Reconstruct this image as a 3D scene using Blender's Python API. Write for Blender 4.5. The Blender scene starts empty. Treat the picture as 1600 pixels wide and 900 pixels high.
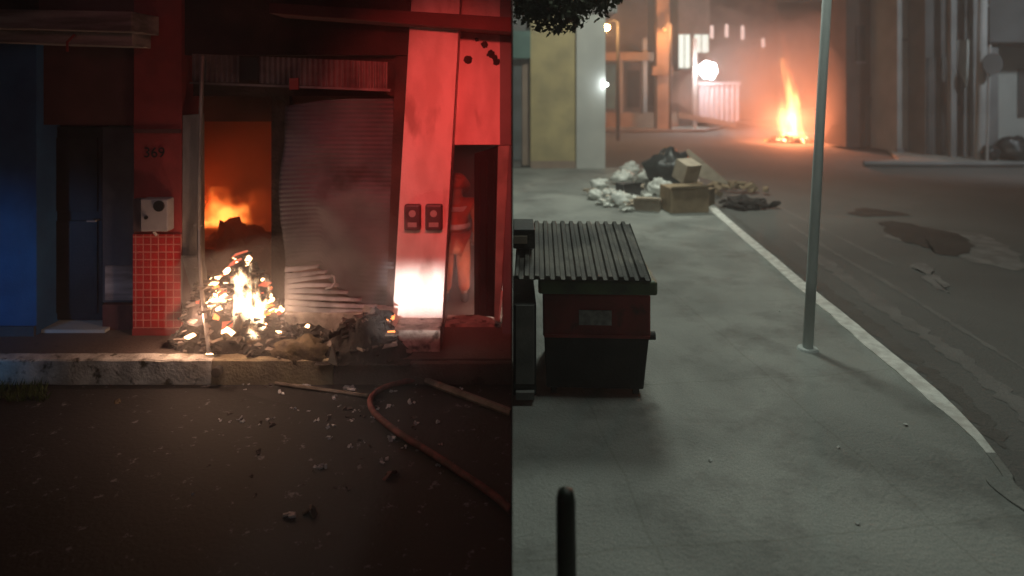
import bpy, bmesh, math, random
from mathutils import Vector, Matrix, noise
random.seed(7)
R = math.radians
PI = math.pi
sc = bpy.context.scene
col = sc.collection

# ------------------------------------------------------------------ camera
cam_d = bpy.data.cameras.new("camera")
cam = bpy.data.objects.new("camera", cam_d)
col.objects.link(cam)
CH = 2.6                      # camera height
F = 1000.0                    # focal length in photo pixels (1600 wide)
HZ = 130.0                    # horizon row of the level camera
cam.location = (0, 0, CH)
cam.rotation_euler = (R(90), 0, 0)
cam_d.sensor_width = 36
cam_d.lens = 36 * F / 1600
cam_d.shift_y = -(450 - HZ) / 1600
cam_d.clip_start = 0.1
cam_d.clip_end = 500
cam_d.dof.use_dof = True
cam_d.dof.focus_distance = 5.3
cam_d.dof.aperture_fstop = (cam_d.lens / 1000) / 0.034
sc.camera = cam

# ------------------------------------------------------------------ world
w = bpy.data.worlds.new("World")
sc.world = w
w.use_nodes = True
nt = w.node_tree
nt.nodes.clear()
sky = nt.nodes.new('ShaderNodeTexSky')
sky.sky_type = 'NISHITA'
sky.sun_disc = False
sky.sun_elevation = R(3)
sky.sun_rotation = R(200)
sky.dust_density = 4
bg = nt.nodes.new('ShaderNodeBackground')
bg.inputs['Strength'].default_value = 0.007
hs = nt.nodes.new('ShaderNodeHueSaturation')
hs.inputs['Saturation'].default_value = 0.12
out = nt.nodes.new('ShaderNodeOutputWorld')
nt.links.new(sky.outputs[0], hs.inputs['Color'])
nt.links.new(hs.outputs[0], bg.inputs[0])
nt.links.new(bg.outputs[0], out.inputs[0])

sc.view_settings.view_transform = 'Standard'
sc.view_settings.look = 'None'
sc.view_settings.gamma = 1
sc.view_settings.exposure = 0.0
sc.cycles.use_denoising = True
sc.cycles.volume_bounces = 1
sc.cycles.max_bounces = 6
sc.cycles.volume_step_rate = 2.0
sc.cycles.volume_max_steps = 96
sc.cycles.sample_clamp_indirect = 4
sc.cycles.use_adaptive_sampling = False


# ------------------------------------------------------------------ lights
def light(name, kind, loc, energy, color, target=None, size=0.1, cone=60, blend=1.0):
    d = bpy.data.lights.new(name, kind)
    d.energy = energy
    d.color = color
    if kind in ('POINT', 'SPOT'):
        d.shadow_soft_size = size
    if kind == 'SPOT':
        d.spot_size = R(cone)
        d.spot_blend = blend
    o = bpy.data.objects.new(name, d)
    o.location = loc
    if target is not None:
        o.rotation_euler = (Vector(target) - Vector(loc)).to_track_quat('-Z', 'Y').to_euler()
    col.objects.link(o)
    return o


# street lamps and added fill lights over the pavement scene, all above the frame
light('street_or_fill_light', 'SPOT', (1.75, 10.2, 6.6), 820, (0.90, 1.0, 0.88), (1.9, 9.0, 0), 0.7, 165, 0.6)
light('street_or_fill_light', 'SPOT', (2.6, 4.8, 7.5), 400, (0.90, 1.0, 0.90), (2.6, 7.0, 0), 0.8, 120, 0.8)  # added fill from the near side, brightens the pole
light('street_or_fill_light', 'SPOT', (3.6, 14.0, 6.2), 850, (0.96, 1.0, 0.86), (3.2, 18, 1.0), 0.3, 150, 0.6)  # added fill to brighten the yellow and white corner walls
light('street_or_fill_light', 'SPOT', (17.0, 14.5, 7.2), 1700, (0.84, 0.95, 1.0), (16.5, 23, 3.0), 0.3, 110, 0.7)
# red beacon of the fire engine standing behind the camera, right of the shopfront
light('beacon_light', 'SPOT', (-0.25, 2.2, 3.7), 900, (1.0, 0.085, 0.07), (-0.60, 6.7, 1.75), 0.12, 46, 1.0)
light('beacon_light', 'SPOT', (-2.2, 2.9, 3.9), 20, (1.0, 0.12, 0.11), (-3.2, 6.7, 2.4), 0.15, 70, 1.0)
light('shutter_fill_light', 'SPOT', (-2.3, 3.1, 3.9), 62, (1.0, 0.93, 0.93), (-2.4, 6.4, 0.45), 0.2, 62, 1.0)  # added neutral fill that greys the shutter and brightens the kerb
# cold light from the left on the blue wall
light('blue_light', 'SPOT', (-6.2, 4.0, 0.9), 62, (0.12, 0.46, 1.0), (-5.45, 6.7, 0.3), 0.1, 62, 1.0)
# work light of the engine: a tight beam on the foot of the white pillar
bd = bpy.data.lights.new('work_light', 'AREA')
bd.shape = 'RECTANGLE'
bd.size = 0.62
bd.size_y = 0.46
bd.spread = R(4.5)
bd.energy = 3.0
bd.color = (1.0, 0.93, 0.84)
bo = bpy.data.objects.new('work_light', bd)
bo.location = (-0.985, 2.35, 0.475)
bo.rotation_euler = (R(90), 0, 0)
col.objects.link(bo)


# ------------------------------------------------------------------ helpers
def P(px, py, d):
    return Vector(((px - 800) * d / F, d, CH - (py - HZ) * d / F))


def G(px, py, z=0.0):
    d = (CH - z) * F / (py - HZ)
    return Vector(((px - 800) * d / F, d, z))


def tag(o, label=None, cat=None, group=None, kind=None):
    if label: o['label'] = label
    if cat: o['category'] = cat
    if group: o['group'] = group
    if kind: o['kind'] = kind
    return o


def empty(name, loc, label, cat, group=None):
    o = bpy.data.objects.new(name, None)
    o.location = loc
    o.empty_display_size = 0.2
    col.objects.link(o)
    return tag(o, label, cat, group)


def wloc(o):
    v = Vector((0, 0, 0))
    while o is not None:
        v += o.location
        o = o.parent
    return v


class MB:
    """collects shapes in world coordinates, then links them as one mesh object"""
    def __init__(s):
        s.v = []; s.f = []; s.m = []; s.sm = []
        s.mi = 0; s.smooth = False

    def add(s, vs, fs):
        b = len(s.v)
        s.v += [Vector(q) for q in vs]
        for f in fs:
            s.f.append([b + i for i in f]); s.m.append(s.mi); s.sm.append(s.smooth)
        return s

    def box(s, x0, x1, y0, y1, z0, z1):
        return s.add([(x0, y0, z0), (x1, y0, z0), (x1, y1, z0), (x0, y1, z0), (x0, y0, z1), (x1, y0, z1), (x1, y1, z1), (x0, y1, z1)],
                     [(3, 2, 1, 0), (4, 5, 6, 7), (0, 1, 5, 4), (1, 2, 6, 5), (2, 3, 7, 6), (3, 0, 4, 7)])

    def slab(s, pts, thick):
        """polygon pts in a y-facing plane (front), extruded back by thick"""
        n = len(pts)
        a = [Vector(p) for p in pts]
        b = [p + Vector((0, thick, 0)) for p in a]
        fs = [list(range(n)), list(range(2 * n - 1, n - 1, -1))]
        for i in range(n):
            j = (i + 1) % n
            fs.append([i, i + n, j + n, j])
        return s.add(a + b, fs)

    def prism(s, pts, h):
        """ground polygon extruded upward by h"""
        n = len(pts)
        a = [Vector(p) for p in pts]
        b = [p + Vector((0, 0, h)) for p in a]
        fs = [list(range(n - 1, -1, -1)), list(range(n, 2 * n))]
        for i in range(n):
            j = (i + 1) % n
            fs.append([i, j, j + n, i + n])
        return s.add(a + b, fs)

    def pbox(s, px0, py0, px1, py1, d, t):
        """box whose front face covers a pixel rectangle at depth d"""
        a = P(px0, py0, d); b = P(px1, py1, d)
        return s.box(a.x, b.x, d, d + t, b.z, a.z)

    def tube(s, pts, r, n=10, caps=True):
        pts = [Vector(p) for p in pts]
        rr = r if isinstance(r, (list, tuple)) else [r] * len(pts)
        vs = []; fs = []
        prev = None
        for i, p in enumerate(pts):
            t = (pts[min(i + 1, len(pts) - 1)] - pts[max(i - 1, 0)]).normalized()
            if prev is None:
                u = t.cross(Vector((0, 0, 1)))
                if u.length < 1e-3: u = t.cross(Vector((1, 0, 0)))
            else:
                u = prev - t * prev.dot(t)
            u.normalize(); prev = u
            vv = t.cross(u)
            for k in range(n):
                a = 2 * PI * k / n
                vs.append(p + (u * math.cos(a) + vv * math.sin(a)) * rr[i])
        for i in range(len(pts) - 1):
            for k in range(n):
                k2 = (k + 1) % n
                fs.append([i * n + k, i * n + k2, (i + 1) * n + k2, (i + 1) * n + k])
        if caps:
            fs.append(list(range(n - 1, -1, -1)))
            fs.append([(len(pts) - 1) * n + k for k in range(n)])
        return s.add(vs, fs)

    def blob(s, c, r, amp=0.25, freq=2.0, seed=0.0, nu=14, nv=9, sq=1.0):
        vs = []; fs = []
        c = Vector(c)
        for j in range(nv + 1):
            th = PI * j / nv
            for i in range(nu):
                ph = 2 * PI * i / nu
                d = Vector((math.sin(th) * math.cos(ph), math.sin(th) * math.sin(ph), math.cos(th)))
                k = 1 + amp * noise.noise(d * freq + Vector((seed, seed * 1.7, -seed)))
                k += amp * 0.5 * noise.noise(d * freq * 2.7 + Vector((-seed, seed, seed))) + amp * .3 * abs(noise.noise(d * freq * 6 + Vector((seed, -seed, seed))))
                vs.append(c + Vector((d.x * r[0] * k, d.y * r[1] * k, d.z * r[2] * k)))
        for j in range(nv):
            for i in range(nu):
                i2 = (i + 1) % nu
                fs.append([j * nu + i, (j + 1) * nu + i, (j + 1) * nu + i2, j * nu + i2])
        return s.add(vs, fs)

    def shard(s, c, size, seed=None, long=1.0):
        """a small crumpled angular flake with thickness"""
        rnd = random.Random(seed) if seed is not None else random
        rot = Matrix.Rotation(rnd.uniform(0, 6.28), 3, 'Z') @ Matrix.Rotation(rnd.uniform(-.9, .9), 3, 'X')
        sx, sy, sz = [size * rnd.uniform(.5, 1.2) for _ in range(3)]
        sz *= .4; sx *= long; sy /= long ** .5
        vs = []
        for z in (-1, 1):
            for x, y in ((-1, -1), (1, -1), (1, 1), (-1, 1)):
                vs.append(Vector(c) + rot @ Vector((x * sx * rnd.uniform(.5, 1), y * sy * rnd.uniform(.5, 1), z * sz * rnd.uniform(.3, 1))))
        return s.add(vs, [(3, 2, 1, 0), (4, 5, 6, 7), (0, 1, 5, 4), (1, 2, 6, 5), (2, 3, 7, 6), (3, 0, 4, 7)])

    def build(s, name, mat, parent=None, bevel=0.0, origin=None):
        if parent is not None:
            o0 = wloc(parent)
        elif origin is not None:
            o0 = Vector(origin)
        else:
            xs = [q.x for q in s.v]; ys = [q.y for q in s.v]; zs = [q.z for q in s.v]
            o0 = Vector(((min(xs) + max(xs)) / 2, (min(ys) + max(ys)) / 2, min(zs)))
        me = bpy.data.meshes.new(name)
        me.from_pydata([tuple(q - o0) for q in s.v], [], s.f)
        mats = mat if isinstance(mat, (list, tuple)) else [mat]
        for m in mats: me.materials.append(m)
        for p, m, sm in zip(me.polygons, s.m, s.sm):
            p.material_index = m; p.use_smooth = sm
        me.update()
        bm = bmesh.new(); bm.from_mesh(me)
        bmesh.ops.recalc_face_normals(bm, faces=bm.faces)
        bm.to_mesh(me); bm.free()
        o = bpy.data.objects.new(name, me)
        col.objects.link(o)
        if parent is not None: o.parent = parent
        else: o.location = o0
        if bevel:
            b = o.modifiers.new('bevel', 'BEVEL'); b.width = bevel; b.segments = 2; b.limit_method = 'ANGLE'
        return o


# ------------------------------------------------------------------ materials
def mat(name, c, rough=0.8, c2=None, scale=4.0, bump=0.3, bscale=40.0, metal=0.0, spec=0.4, detail=6, contrast=(0.38, 0.62), dirt=None, stretch=(1, 1, 1)):
    m = bpy.data.materials.new(name)
    m.use_nodes = True
    n = m.node_tree; L = n.links
    b = n.nodes['Principled BSDF']
    b.inputs['Roughness'].default_value = rough
    b.inputs['Metallic'].default_value = metal
    b.inputs['Specular IOR Level'].default_value = spec
    tc = n.nodes.new('ShaderNodeTexCoord')
    mp = n.nodes.new('ShaderNodeMapping'); mp.inputs['Scale'].default_value = stretch
    L.new(tc.outputs['Object'], mp.inputs[0])
    nz = n.nodes.new('ShaderNodeTexNoise'); nz.inputs['Scale'].default_value = scale; nz.inputs['Detail'].default_value = detail
    L.new(mp.outputs[0], nz.inputs['Vector'])
    cr = n.nodes.new('ShaderNodeValToRGB')
    cr.color_ramp.elements[0].position = contrast[0]; cr.color_ramp.elements[1].position = contrast[1]
    if c2 is None: c2 = tuple(x * 0.65 for x in c)
    cr.color_ramp.elements[0].color = (*c2, 1); cr.color_ramp.elements[1].color = (*c, 1)
    L.new(nz.outputs[0], cr.inputs[0])
    last = cr.outputs[0]
    if dirt:
        n2 = n.nodes.new('ShaderNodeTexNoise'); n2.inputs['Scale'].default_value = dirt[1]; n2.inputs['Detail'].default_value = 8
        L.new(mp.outputs[0], n2.inputs['Vector'])
        r2 = n.nodes.new('ShaderNodeValToRGB'); r2.color_ramp.elements[0].position = dirt[2]; r2.color_ramp.elements[1].position = dirt[2] + .12
        mx = n.nodes.new('ShaderNodeMixRGB')
        L.new(n2.outputs[0], r2.inputs[0]); L.new(r2.outputs[0], mx.inputs[0])
        L.new(last, mx.inputs[1]); mx.inputs[2].default_value = (*dirt[0], 1)
        last = mx.outputs[0]
    L.new(last, b.inputs['Base Color'])
    if bump:
        nb = n.nodes.new('ShaderNodeTexNoise'); nb.inputs['Scale'].default_value = bscale; nb.inputs['Detail'].default_value = 6
        L.new(tc.outputs['Object'], nb.inputs['Vector'])
        bp = n.nodes.new('ShaderNodeBump'); bp.inputs['Strength'].default_value = bump; bp.inputs['Distance'].default_value = 0.02
        L.new(nb.outputs[0], bp.inputs['Height']); L.new(bp.outputs[0], b.inputs['Normal'])
    return m


def emis(name, c, s):
    m = bpy.data.materials.new(name); m.use_nodes = True
    n = m.node_tree; n.nodes.clear()
    e = n.nodes.new('ShaderNodeEmission'); e.inputs[0].default_value = (*c, 1); e.inputs[1].default_value = s
    o = n.nodes.new('ShaderNodeOutputMaterial'); n.links.new(e.outputs[0], o.inputs[0])
    return m


def fire_volume(name, scale, thr, strength, warp=0.25, col_lo=(1, .16, .02), col_hi=(1, .75, .35), taper=1.0, soft=0.5, gain=1.2):
    """burning gas: emission that fills a teardrop inside a unit-like object box (object coords -1..1, z 0..1)"""
    m = bpy.data.materials.new(name); m.use_nodes = True
    n = m.node_tree; L = n.links; n.nodes.clear()
    def M(op, a, b=None, clamp=False):
        q = n.nodes.new('ShaderNodeMath'); q.operation = op; q.use_clamp = clamp
        for i, v in enumerate((a, b)):
            if v is None: continue
            if isinstance(v, (int, float)): q.inputs[i].default_value = v
            else: L.new(v, q.inputs[i])
        return q.outputs[0]
    tc = n.nodes.new('ShaderNodeTexCoord')
    nz = n.nodes.new('ShaderNodeTexNoise'); nz.inputs['Scale'].default_value = scale; nz.inputs['Detail'].default_value = 3
    mp = n.nodes.new('ShaderNodeMapping'); mp.inputs['Scale'].default_value = (1, 1, 0.8)
    L.new(tc.outputs['Object'], mp.inputs[0]); L.new(mp.outputs[0], nz.inputs['Vector'])
    sp = n.nodes.new('ShaderNodeSeparateXYZ'); L.new(tc.outputs['Object'], sp.inputs[0])
    sn = n.nodes.new('ShaderNodeSeparateColor'); L.new(nz.outputs['Color'], sn.inputs[0])
    z = sp.outputs['Z']
    wz = M('MULTIPLY', M('ADD', z, 0.3), warp * 4)
    x = M('ADD', sp.outputs['X'], M('MULTIPLY', M('SUBTRACT', sn.outputs[0], .5), wz))
    y = M('ADD', sp.outputs['Y'], M('MULTIPLY', M('SUBTRACT', sn.outputs[1], .5), wz))
    r = M('SQRT', M('ADD', M('MULTIPLY', x, x), M('MULTIPLY', y, y)))
    rad = M('MULTIPLY', M('POWER', M('SUBTRACT', 1.0, z, True), taper), 0.85)
    k = M('SUBTRACT', rad, r)                       # >0 inside
    k = M('ADD', k, M('MULTIPLY', M('SUBTRACT', sn.outputs[2], thr), gain))
    k = M('DIVIDE', k, soft, True)
    k = M('MULTIPLY', k, M('MULTIPLY', z, 14, True))
    cr = n.nodes.new('ShaderNodeValToRGB')
    cr.color_ramp.elements[0].position = 0.05; cr.color_ramp.elements[0].color = (*col_lo, 1)
    cr.color_ramp.elements[1].position = 0.8; cr.color_ramp.elements[1].color = (*col_hi, 1)
    L.new(k, cr.inputs[0])
    e = n.nodes.new('ShaderNodeEmission')
    L.new(cr.outputs[0], e.inputs[0]); L.new(M('MULTIPLY', M('POWER', k, 2.0), strength), e.inputs[1])
    o = n.nodes.new('ShaderNodeOutputMaterial'); L.new(e.outputs[0], o.inputs['Volume'])
    return m


def flame(name, base, sx, sy, h, m, label, parent=None):
    b = MB(); b.box(-1, 1, -1, 1, 0, 1)
    o = b.build(name, m, origin=(0, 0, 0))
    o.location = base; o.scale = (sx, sy, h)
    tag(o, label, 'flame')
    return o


def smoke_mat(name, dens, color, scale=1.5, lo=.4, hi=.7, even=False):
    m = bpy.data.materials.new(name); m.use_nodes = True
    n = m.node_tree; L = n.links; n.nodes.clear()
    v = n.nodes.new('ShaderNodeVolumePrincipled')
    v.inputs['Color'].default_value = (*color, 1)
    v.inputs['Density'].default_value = dens
    v.inputs['Anisotropy'].default_value = 0.2
    if not even:
        tc = n.nodes.new('ShaderNodeTexCoord'); nz = n.nodes.new('ShaderNodeTexNoise')
        nz.inputs['Scale'].default_value = scale; nz.inputs['Detail'].default_value = 3
        mr = n.nodes.new('ShaderNodeMapRange'); mr.inputs[1].default_value = lo; mr.inputs[2].default_value = hi; mr.inputs[4].default_value = dens
        L.new(tc.outputs['Object'], nz.inputs['Vector']); L.new(nz.outputs[0], mr.inputs[0]); L.new(mr.outputs[0], v.inputs['Density'])
    o = n.nodes.new('ShaderNodeOutputMaterial'); L.new(v.outputs[0], o.inputs['Volume'])
    return m


def tile_mat():
    """red wall tile: coloured ceramic with pale grout lines"""
    m = bpy.data.materials.new('red_tile'); m.use_nodes = True
    n = m.node_tree; L = n.links; b = n.nodes['Principled BSDF']
    tc = n.nodes.new('ShaderNodeTexCoord')
    sp = n.nodes.new('ShaderNodeSeparateXYZ'); cb = n.nodes.new('ShaderNodeCombineXYZ')
    L.new(tc.outputs['Object'], sp.inputs[0]); L.new(sp.outputs['X'], cb.inputs['X']); L.new(sp.outputs['Z'], cb.inputs['Y'])
    br = n.nodes.new('ShaderNodeTexBrick'); br.offset = 0.0
    br.inputs['Scale'].default_value = 1.0
    br.inputs['Brick Width'].default_value = 0.078; br.inputs['Row Height'].default_value = 0.078
    br.inputs['Mortar Size'].default_value = 0.006; br.inputs['Mortar Smooth'].default_value = 0.3
    br.inputs['Color1'].default_value = (.50, .035, .035, 1); br.inputs['Color2'].default_value = (.38, .03, .03, 1)
    br.inputs['Mortar'].default_value = (.52, .20, .17, 1)
    L.new(cb.outputs[0], br.inputs['Vector']); L.new(br.outputs['Color'], b.inputs['Base Color'])
    b.inputs['Roughness'].default_value = 0.35
    bp = n.nodes.new('ShaderNodeBump'); bp.inputs['Strength'].default_value = .3; bp.inputs['Distance'].default_value = .004; bp.invert = True
    L.new(br.outputs['Fac'], bp.inputs['Height']); L.new(bp.outputs[0], b.inputs['Normal'])
    return m


def ground_mat(name, c, c2, crack=False, spots=None, rough=.85, bump=.6, joints=None, big=0.6):
    m = bpy.data.materials.new(name); m.use_nodes = True
    n = m.node_tree; L = n.links; b = n.nodes['Principled BSDF']
    b.inputs['Roughness'].default_value = rough
    tc = n.nodes.new('ShaderNodeTexCoord')
    n1 = n.nodes.new('ShaderNodeTexNoise'); n1.inputs['Scale'].default_value = big; n1.inputs['Detail'].default_value = 8; n1.inputs['Distortion'].default_value = .6
    L.new(tc.outputs['Object'], n1.inputs['Vector'])
    cr = n.nodes.new('ShaderNodeValToRGB'); cr.color_ramp.elements[0].position = .35; cr.color_ramp.elements[1].position = .65
    cr.color_ramp.elements[0].color = (*c2, 1); cr.color_ramp.elements[1].color = (*c, 1)
    L.new(n1.outputs[0], cr.inputs[0]); last = cr.outputs[0]
    n3 = n.nodes.new('ShaderNodeTexNoise'); n3.inputs['Scale'].default_value = 90; n3.inputs['Detail'].default_value = 4
    L.new(tc.outputs['Object'], n3.inputs['Vector'])
    mx = n.nodes.new('ShaderNodeMixRGB'); mx.blend_type = 'OVERLAY'; mx.inputs[0].default_value = .5
    L.new(last, mx.inputs[1]); L.new(n3.outputs[0], mx.inputs[2]); last = mx.outputs[0]
    if spots:
        v = n.nodes.new('ShaderNodeTexNoise'); v.inputs['Scale'].default_value = spots[1]; v.inputs['Detail'].default_value = 5; v.inputs['Roughness'].default_value = .7
        L.new(tc.outputs['Object'], v.inputs['Vector'])
        r = n.nodes.new('ShaderNodeValToRGB'); r.color_ramp.elements[0].position = spots[2]; r.color_ramp.elements[1].position = spots[2] + (spots[3] if len(spots) > 3 else .06)
        L.new(v.outputs[0], r.inputs[0])
        m2 = n.nodes.new('ShaderNodeMixRGB'); m2.inputs[2].default_value = (*spots[0], 1)
        L.new(r.outputs[0], m2.inputs[0]); L.new(last, m2.inputs[1]); last = m2.outputs[0]
    if joints:
        br = n.nodes.new('ShaderNodeTexBrick'); br.offset = 0
        mp = n.nodes.new('ShaderNodeMapping'); mp.inputs['Rotation'].default_value = (0, 0, joints[2]); mp.inputs['Location'].default_value = (.4, .3, 0)
        nd = n.nodes.new('ShaderNodeTexNoise'); nd.inputs['Scale'].default_value = 1.5
        va = n.nodes.new('ShaderNodeVectorMath'); va.operation = 'MULTIPLY_ADD'; va.inputs[1].default_value = (.12, .12, 0)
        L.new(tc.outputs['Object'], nd.inputs['Vector']); L.new(nd.outputs['Color'], va.inputs[0]); L.new(tc.outputs['Object'], va.inputs[2])
        L.new(va.outputs[0], mp.inputs[0]); L.new(mp.outputs[0], br.inputs['Vector'])
        br.inputs['Scale'].default_value = 1; br.inputs['Brick Width'].default_value = joints[0]; br.inputs['Row Height'].default_value = joints[1]
        br.inputs['Mortar Size'].default_value = .012; br.inputs['Mortar Smooth'].default_value = .6
        m3 = n.nodes.new('ShaderNodeMixRGB'); m3.blend_type = 'MULTIPLY'
        m3.inputs[2].default_value = (.87, .87, .85, 1)
        L.new(br.outputs['Fac'], m3.inputs[0]); L.new(last, m3.inputs[1]); last = m3.outputs[0]
    L.new(last, b.inputs['Base Color'])
    nb = n.nodes.new('ShaderNodeTexNoise'); nb.inputs['Scale'].default_value = 35; nb.inputs['Detail'].default_value = 8
    L.new(tc.outputs['Object'], nb.inputs['Vector'])
    bp = n.nodes.new('ShaderNodeBump'); bp.inputs['Strength'].default_value = bump; bp.inputs['Distance'].default_value = .02
    L.new(nb.outputs[0], bp.inputs['Height']); L.new(bp.outputs[0], b.inputs['Normal'])
    return m


M = {}
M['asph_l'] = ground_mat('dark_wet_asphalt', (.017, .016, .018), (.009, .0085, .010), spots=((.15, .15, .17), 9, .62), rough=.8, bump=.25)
M['asph_r'] = ground_mat('worn_asphalt', (.115, .115, .107), (.085, .085, .08), rough=.9, big=.35, spots=((.19, .18, .17), 14, .68))
M['pave_r'] = ground_mat('pavement_concrete', (.30, .31, .285), (.185, .195, .18), joints=(1.7, 1.9, -.12), big=.8, spots=((.10, .10, .092), 1.1, .50, .28))
M['pave_l'] = ground_mat('pavement_old', (.16, .12, .10), (.09, .07, .06), spots=((.05, .04, .04), 3, .6))
M['kerb'] = mat('kerb_paint', (.72, .72, .67), .8, (.52, .51, .47), 9, .5)
M['kerb_old'] = mat('kerb_limewash', (.66, .62, .56), .9, (.40, .37, .33), 6, .6, dirt=((.08, .07, .05), 11, .56))
M['kerb_tan'] = mat('kerb_bare', (.34, .28, .18), .9, (.20, .16, .11), 6, .6)
M['blue'] = mat('blue_paint', (.035, .13, .30), .6, (.025, .09, .22), 3, .2)
M['redwall'] = mat('red_paint', (.34, .045, .045), .7, (.25, .035, .035), 4, .25)
M['tile'] = tile_mat()
M['maroon'] = mat('maroon_wall', (.13, .05, .05), .85, (.09, .035, .035), 2.5, .3)
M['cement'] = mat('canopy_cement', (.42, .38, .37), .9, (.15, .13, .125), 2.5, .4, stretch=(.4, 1, 3))
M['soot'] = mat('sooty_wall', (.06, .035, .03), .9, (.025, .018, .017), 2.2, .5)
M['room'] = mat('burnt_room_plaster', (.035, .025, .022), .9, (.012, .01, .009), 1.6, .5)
M['dark_door'] = mat('dark_door_metal', (.035, .032, .035), .5, (.022, .02, .022), 3, .2, metal=.3)
M['grey_door'] = mat('grey_panel', (.10, .105, .115), .6, (.06, .06, .068), 2.0, .2)
M['white_wall'] = mat('white_painted_render', (.72, .60, .58), .8, (.58, .46, .44), 3, .35, dirt=((.40, .29, .27), 2.6, .58), stretch=(1.6, 1, .6))
M['plinth'] = mat('plinth_render', (.42, .37, .33), .9, (.20, .17, .15), 7, .6, dirt=((.05, .04, .035), 9, .55))
M['shutter'] = mat('shutter_metal', (.095, .10, .112), .6, (.05, .052, .06), 1.8, .15, metal=.35, dirt=((.03, .025, .025), 1.6, .56))
M['slat_pale'] = mat('slat_pale_metal', (.40, .40, .42), .5, (.18, .18, .19), 5, .2, metal=.3)  # torn slats get a paler metal than the shutter
M['tin'] = mat('corrugated_tin', (.26, .22, .21), .5, (.11, .09, .09), 3, .2, metal=.4)
M['pipe'] = mat('galvanised', (.42, .38, .35), .45, (.25, .22, .2), 5, .2, metal=.5, stretch=(1, 1, .3))
M['black'] = mat('black_plastic', (.02, .02, .02), .5, None, 5, .1)
M['box_grey'] = mat('meter_grey', (.36, .33, .33), .55, (.28, .26, .26), 5, .1)
M['box_dark'] = mat('meter_dark', (.10, .07, .08), .45, (.07, .05, .055), 6, .1)
M['char'] = mat('charred', (.035, .027, .024), .9, (.012, .01, .01), 9, .9, 25)
M['char_tan'] = mat('scorched_cloth', (.16, .12, .07), .9, (.05, .035, .025), 7, .8, 25)
M['scrap'] = mat('pale_scrap', (.70, .68, .72), .6, (.4, .38, .40), 20, .4)
M['scrap_dark'] = mat('dark_scrap', (.09, .07, .07), .8, None, 20, .4)
M['hose'] = mat('red_hose', (.22, .06, .055), .75, (.10, .035, .03), 14, .3)
M['pole_old'] = mat('worn_timber', (.24, .20, .17), .85, (.14, .11, .09), 9, .5)
M['orange'] = mat('orange_suit', (.42, .11, .05), .85, (.24, .06, .035), 5, 1.0, 14)
M['reflect'] = mat('reflective_band', (.55, .52, .50), .4, (.4, .38, .36), 12, .1)
M['skin'] = mat('skin', (.30, .17, .12), .6, (.25, .13, .09), 9, .1)
M['grass'] = mat('grass', (.06, .10, .03), .8, (.03, .05, .015), 9, .2)
M['panel'] = mat('partition_black', (.012, .012, .012), .95, None, 5, 0, spec=.05)
M['ember_w'] = emis('ember_white', (1, .58, .28), 9)
M['ember_o'] = emis('ember_orange', (1, .26, .07), 3.0)
M['ember_r'] = emis('ember_red', (1, .20, .10), 1.0)
M['yellow'] = mat('yellow_render', (.52, .43, .22), .85, (.36, .30, .165), 1.2, .2)
M['white_r'] = mat('white_render', (.50, .51, .48), .85, (.42, .43, .41), 1.2, .2)
M['teal'] = mat('teal_sign', (.10, .20, .18), .6, (.07, .15, .14), 2, .1)
M['bluegrey'] = mat('bluegrey_panel', (.12, .14, .15), .6, (.08, .095, .10), 2, .1)
M['brown'] = mat('brown_render', (.16, .11, .09), .85, (.10, .07, .06), 1, .3)
M['brown_d'] = mat('dark_brown_render', (.075, .055, .048), .9, (.05, .038, .034), 1, .3)
M['tan_r'] = mat('tan_render', (.36, .27, .21), .85, (.26, .19, .15), 1, .3)
M['grey_r'] = mat('grey_render', (.20, .20, .20), .85, (.13, .13, .13), .8, .3)
M['grey_l'] = mat('light_grey_render', (.32, .315, .31), .85, (.24, .235, .23), .8, .3)
M['grey_d'] = mat('dark_grey_render', (.095, .095, .095), .85, (.06, .06, .06), .8, .3)
M['glass_d'] = mat('dark_glass', (.03, .032, .035), .15, None, 3, 0)
M['red_bin'] = mat('red_bin_paint', (.34, .04, .035), .6, (.20, .03, .025), 3, .4, dirt=((.04, .03, .025), 3.5, .6))
M['green_rim'] = mat('green_bin_rim', (.11, .16, .07), .5, (.06, .075, .05), 4, .2)
M['bin_dark'] = mat('dark_bin_body', (.024, .026, .023), .7, (.014, .015, .014), 4, .4, dirt=((.06, .06, .055), 4, .6))
M['lid'] = mat('ribbed_lid', (.13, .12, .10), .75, (.05, .047, .042), 3, .4, dirt=((.03, .03, .025), 2.5, .5))
M['label'] = mat('label_plate', (.42, .40, .38), .5, (.22, .21, .2), 16, 0)
M['pale_board'] = mat('pale_board', (.24, .24, .22), .7, (.15, .15, .14), 4, .2)
M['card'] = mat('cardboard', (.30, .22, .14), .85, (.22, .16, .10), 5, .2)
M['card_l'] = mat('pale_cardboard', (.42, .35, .27), .85, (.33, .27, .21), 5, .2)
M['bag_w'] = mat('white_bag', (.70, .71, .66), .45, (.48, .49, .45), 7, .8, 9)
M['bag_d'] = mat('dark_bag', (.025, .03, .03), .35, None, 7, .8, 9)
M['metal_pole'] = mat('grey_pole_paint', (.56, .60, .58), .85, (.42, .46, .44), 6, .1, metal=0, stretch=(1, 1, .2))
M['post_green'] = mat('dark_green_post', (.012, .03, .018), .5, None, 5, .1)
M['leaf'] = mat('leaf', (.060, .070, .035), .7, (.035, .045, .02), 3, 0)
M['bark'] = mat('bark', (.12, .09, .07), .9, (.06, .045, .035), 9, .9)
M['gate'] = mat('pale_gate_metal', (.55, .50, .54), .5, (.42, .38, .42), 3, .1)
M['lamp_w'] = emis('floodlight_lens', (.97, 1, 1), 60)
M['lamp_o'] = emis('sodium_lens', (1, .5, .16), 160)
M['lamp_s'] = emis('small_lamp_lens', (.9, 1, 1), 40)
M['win_lit'] = emis('lit_window_glass', (.95, 1, .88), 1.3)
M['win_dim'] = emis('dim_window_glass', (1, .70, .62), 1.3)
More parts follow.
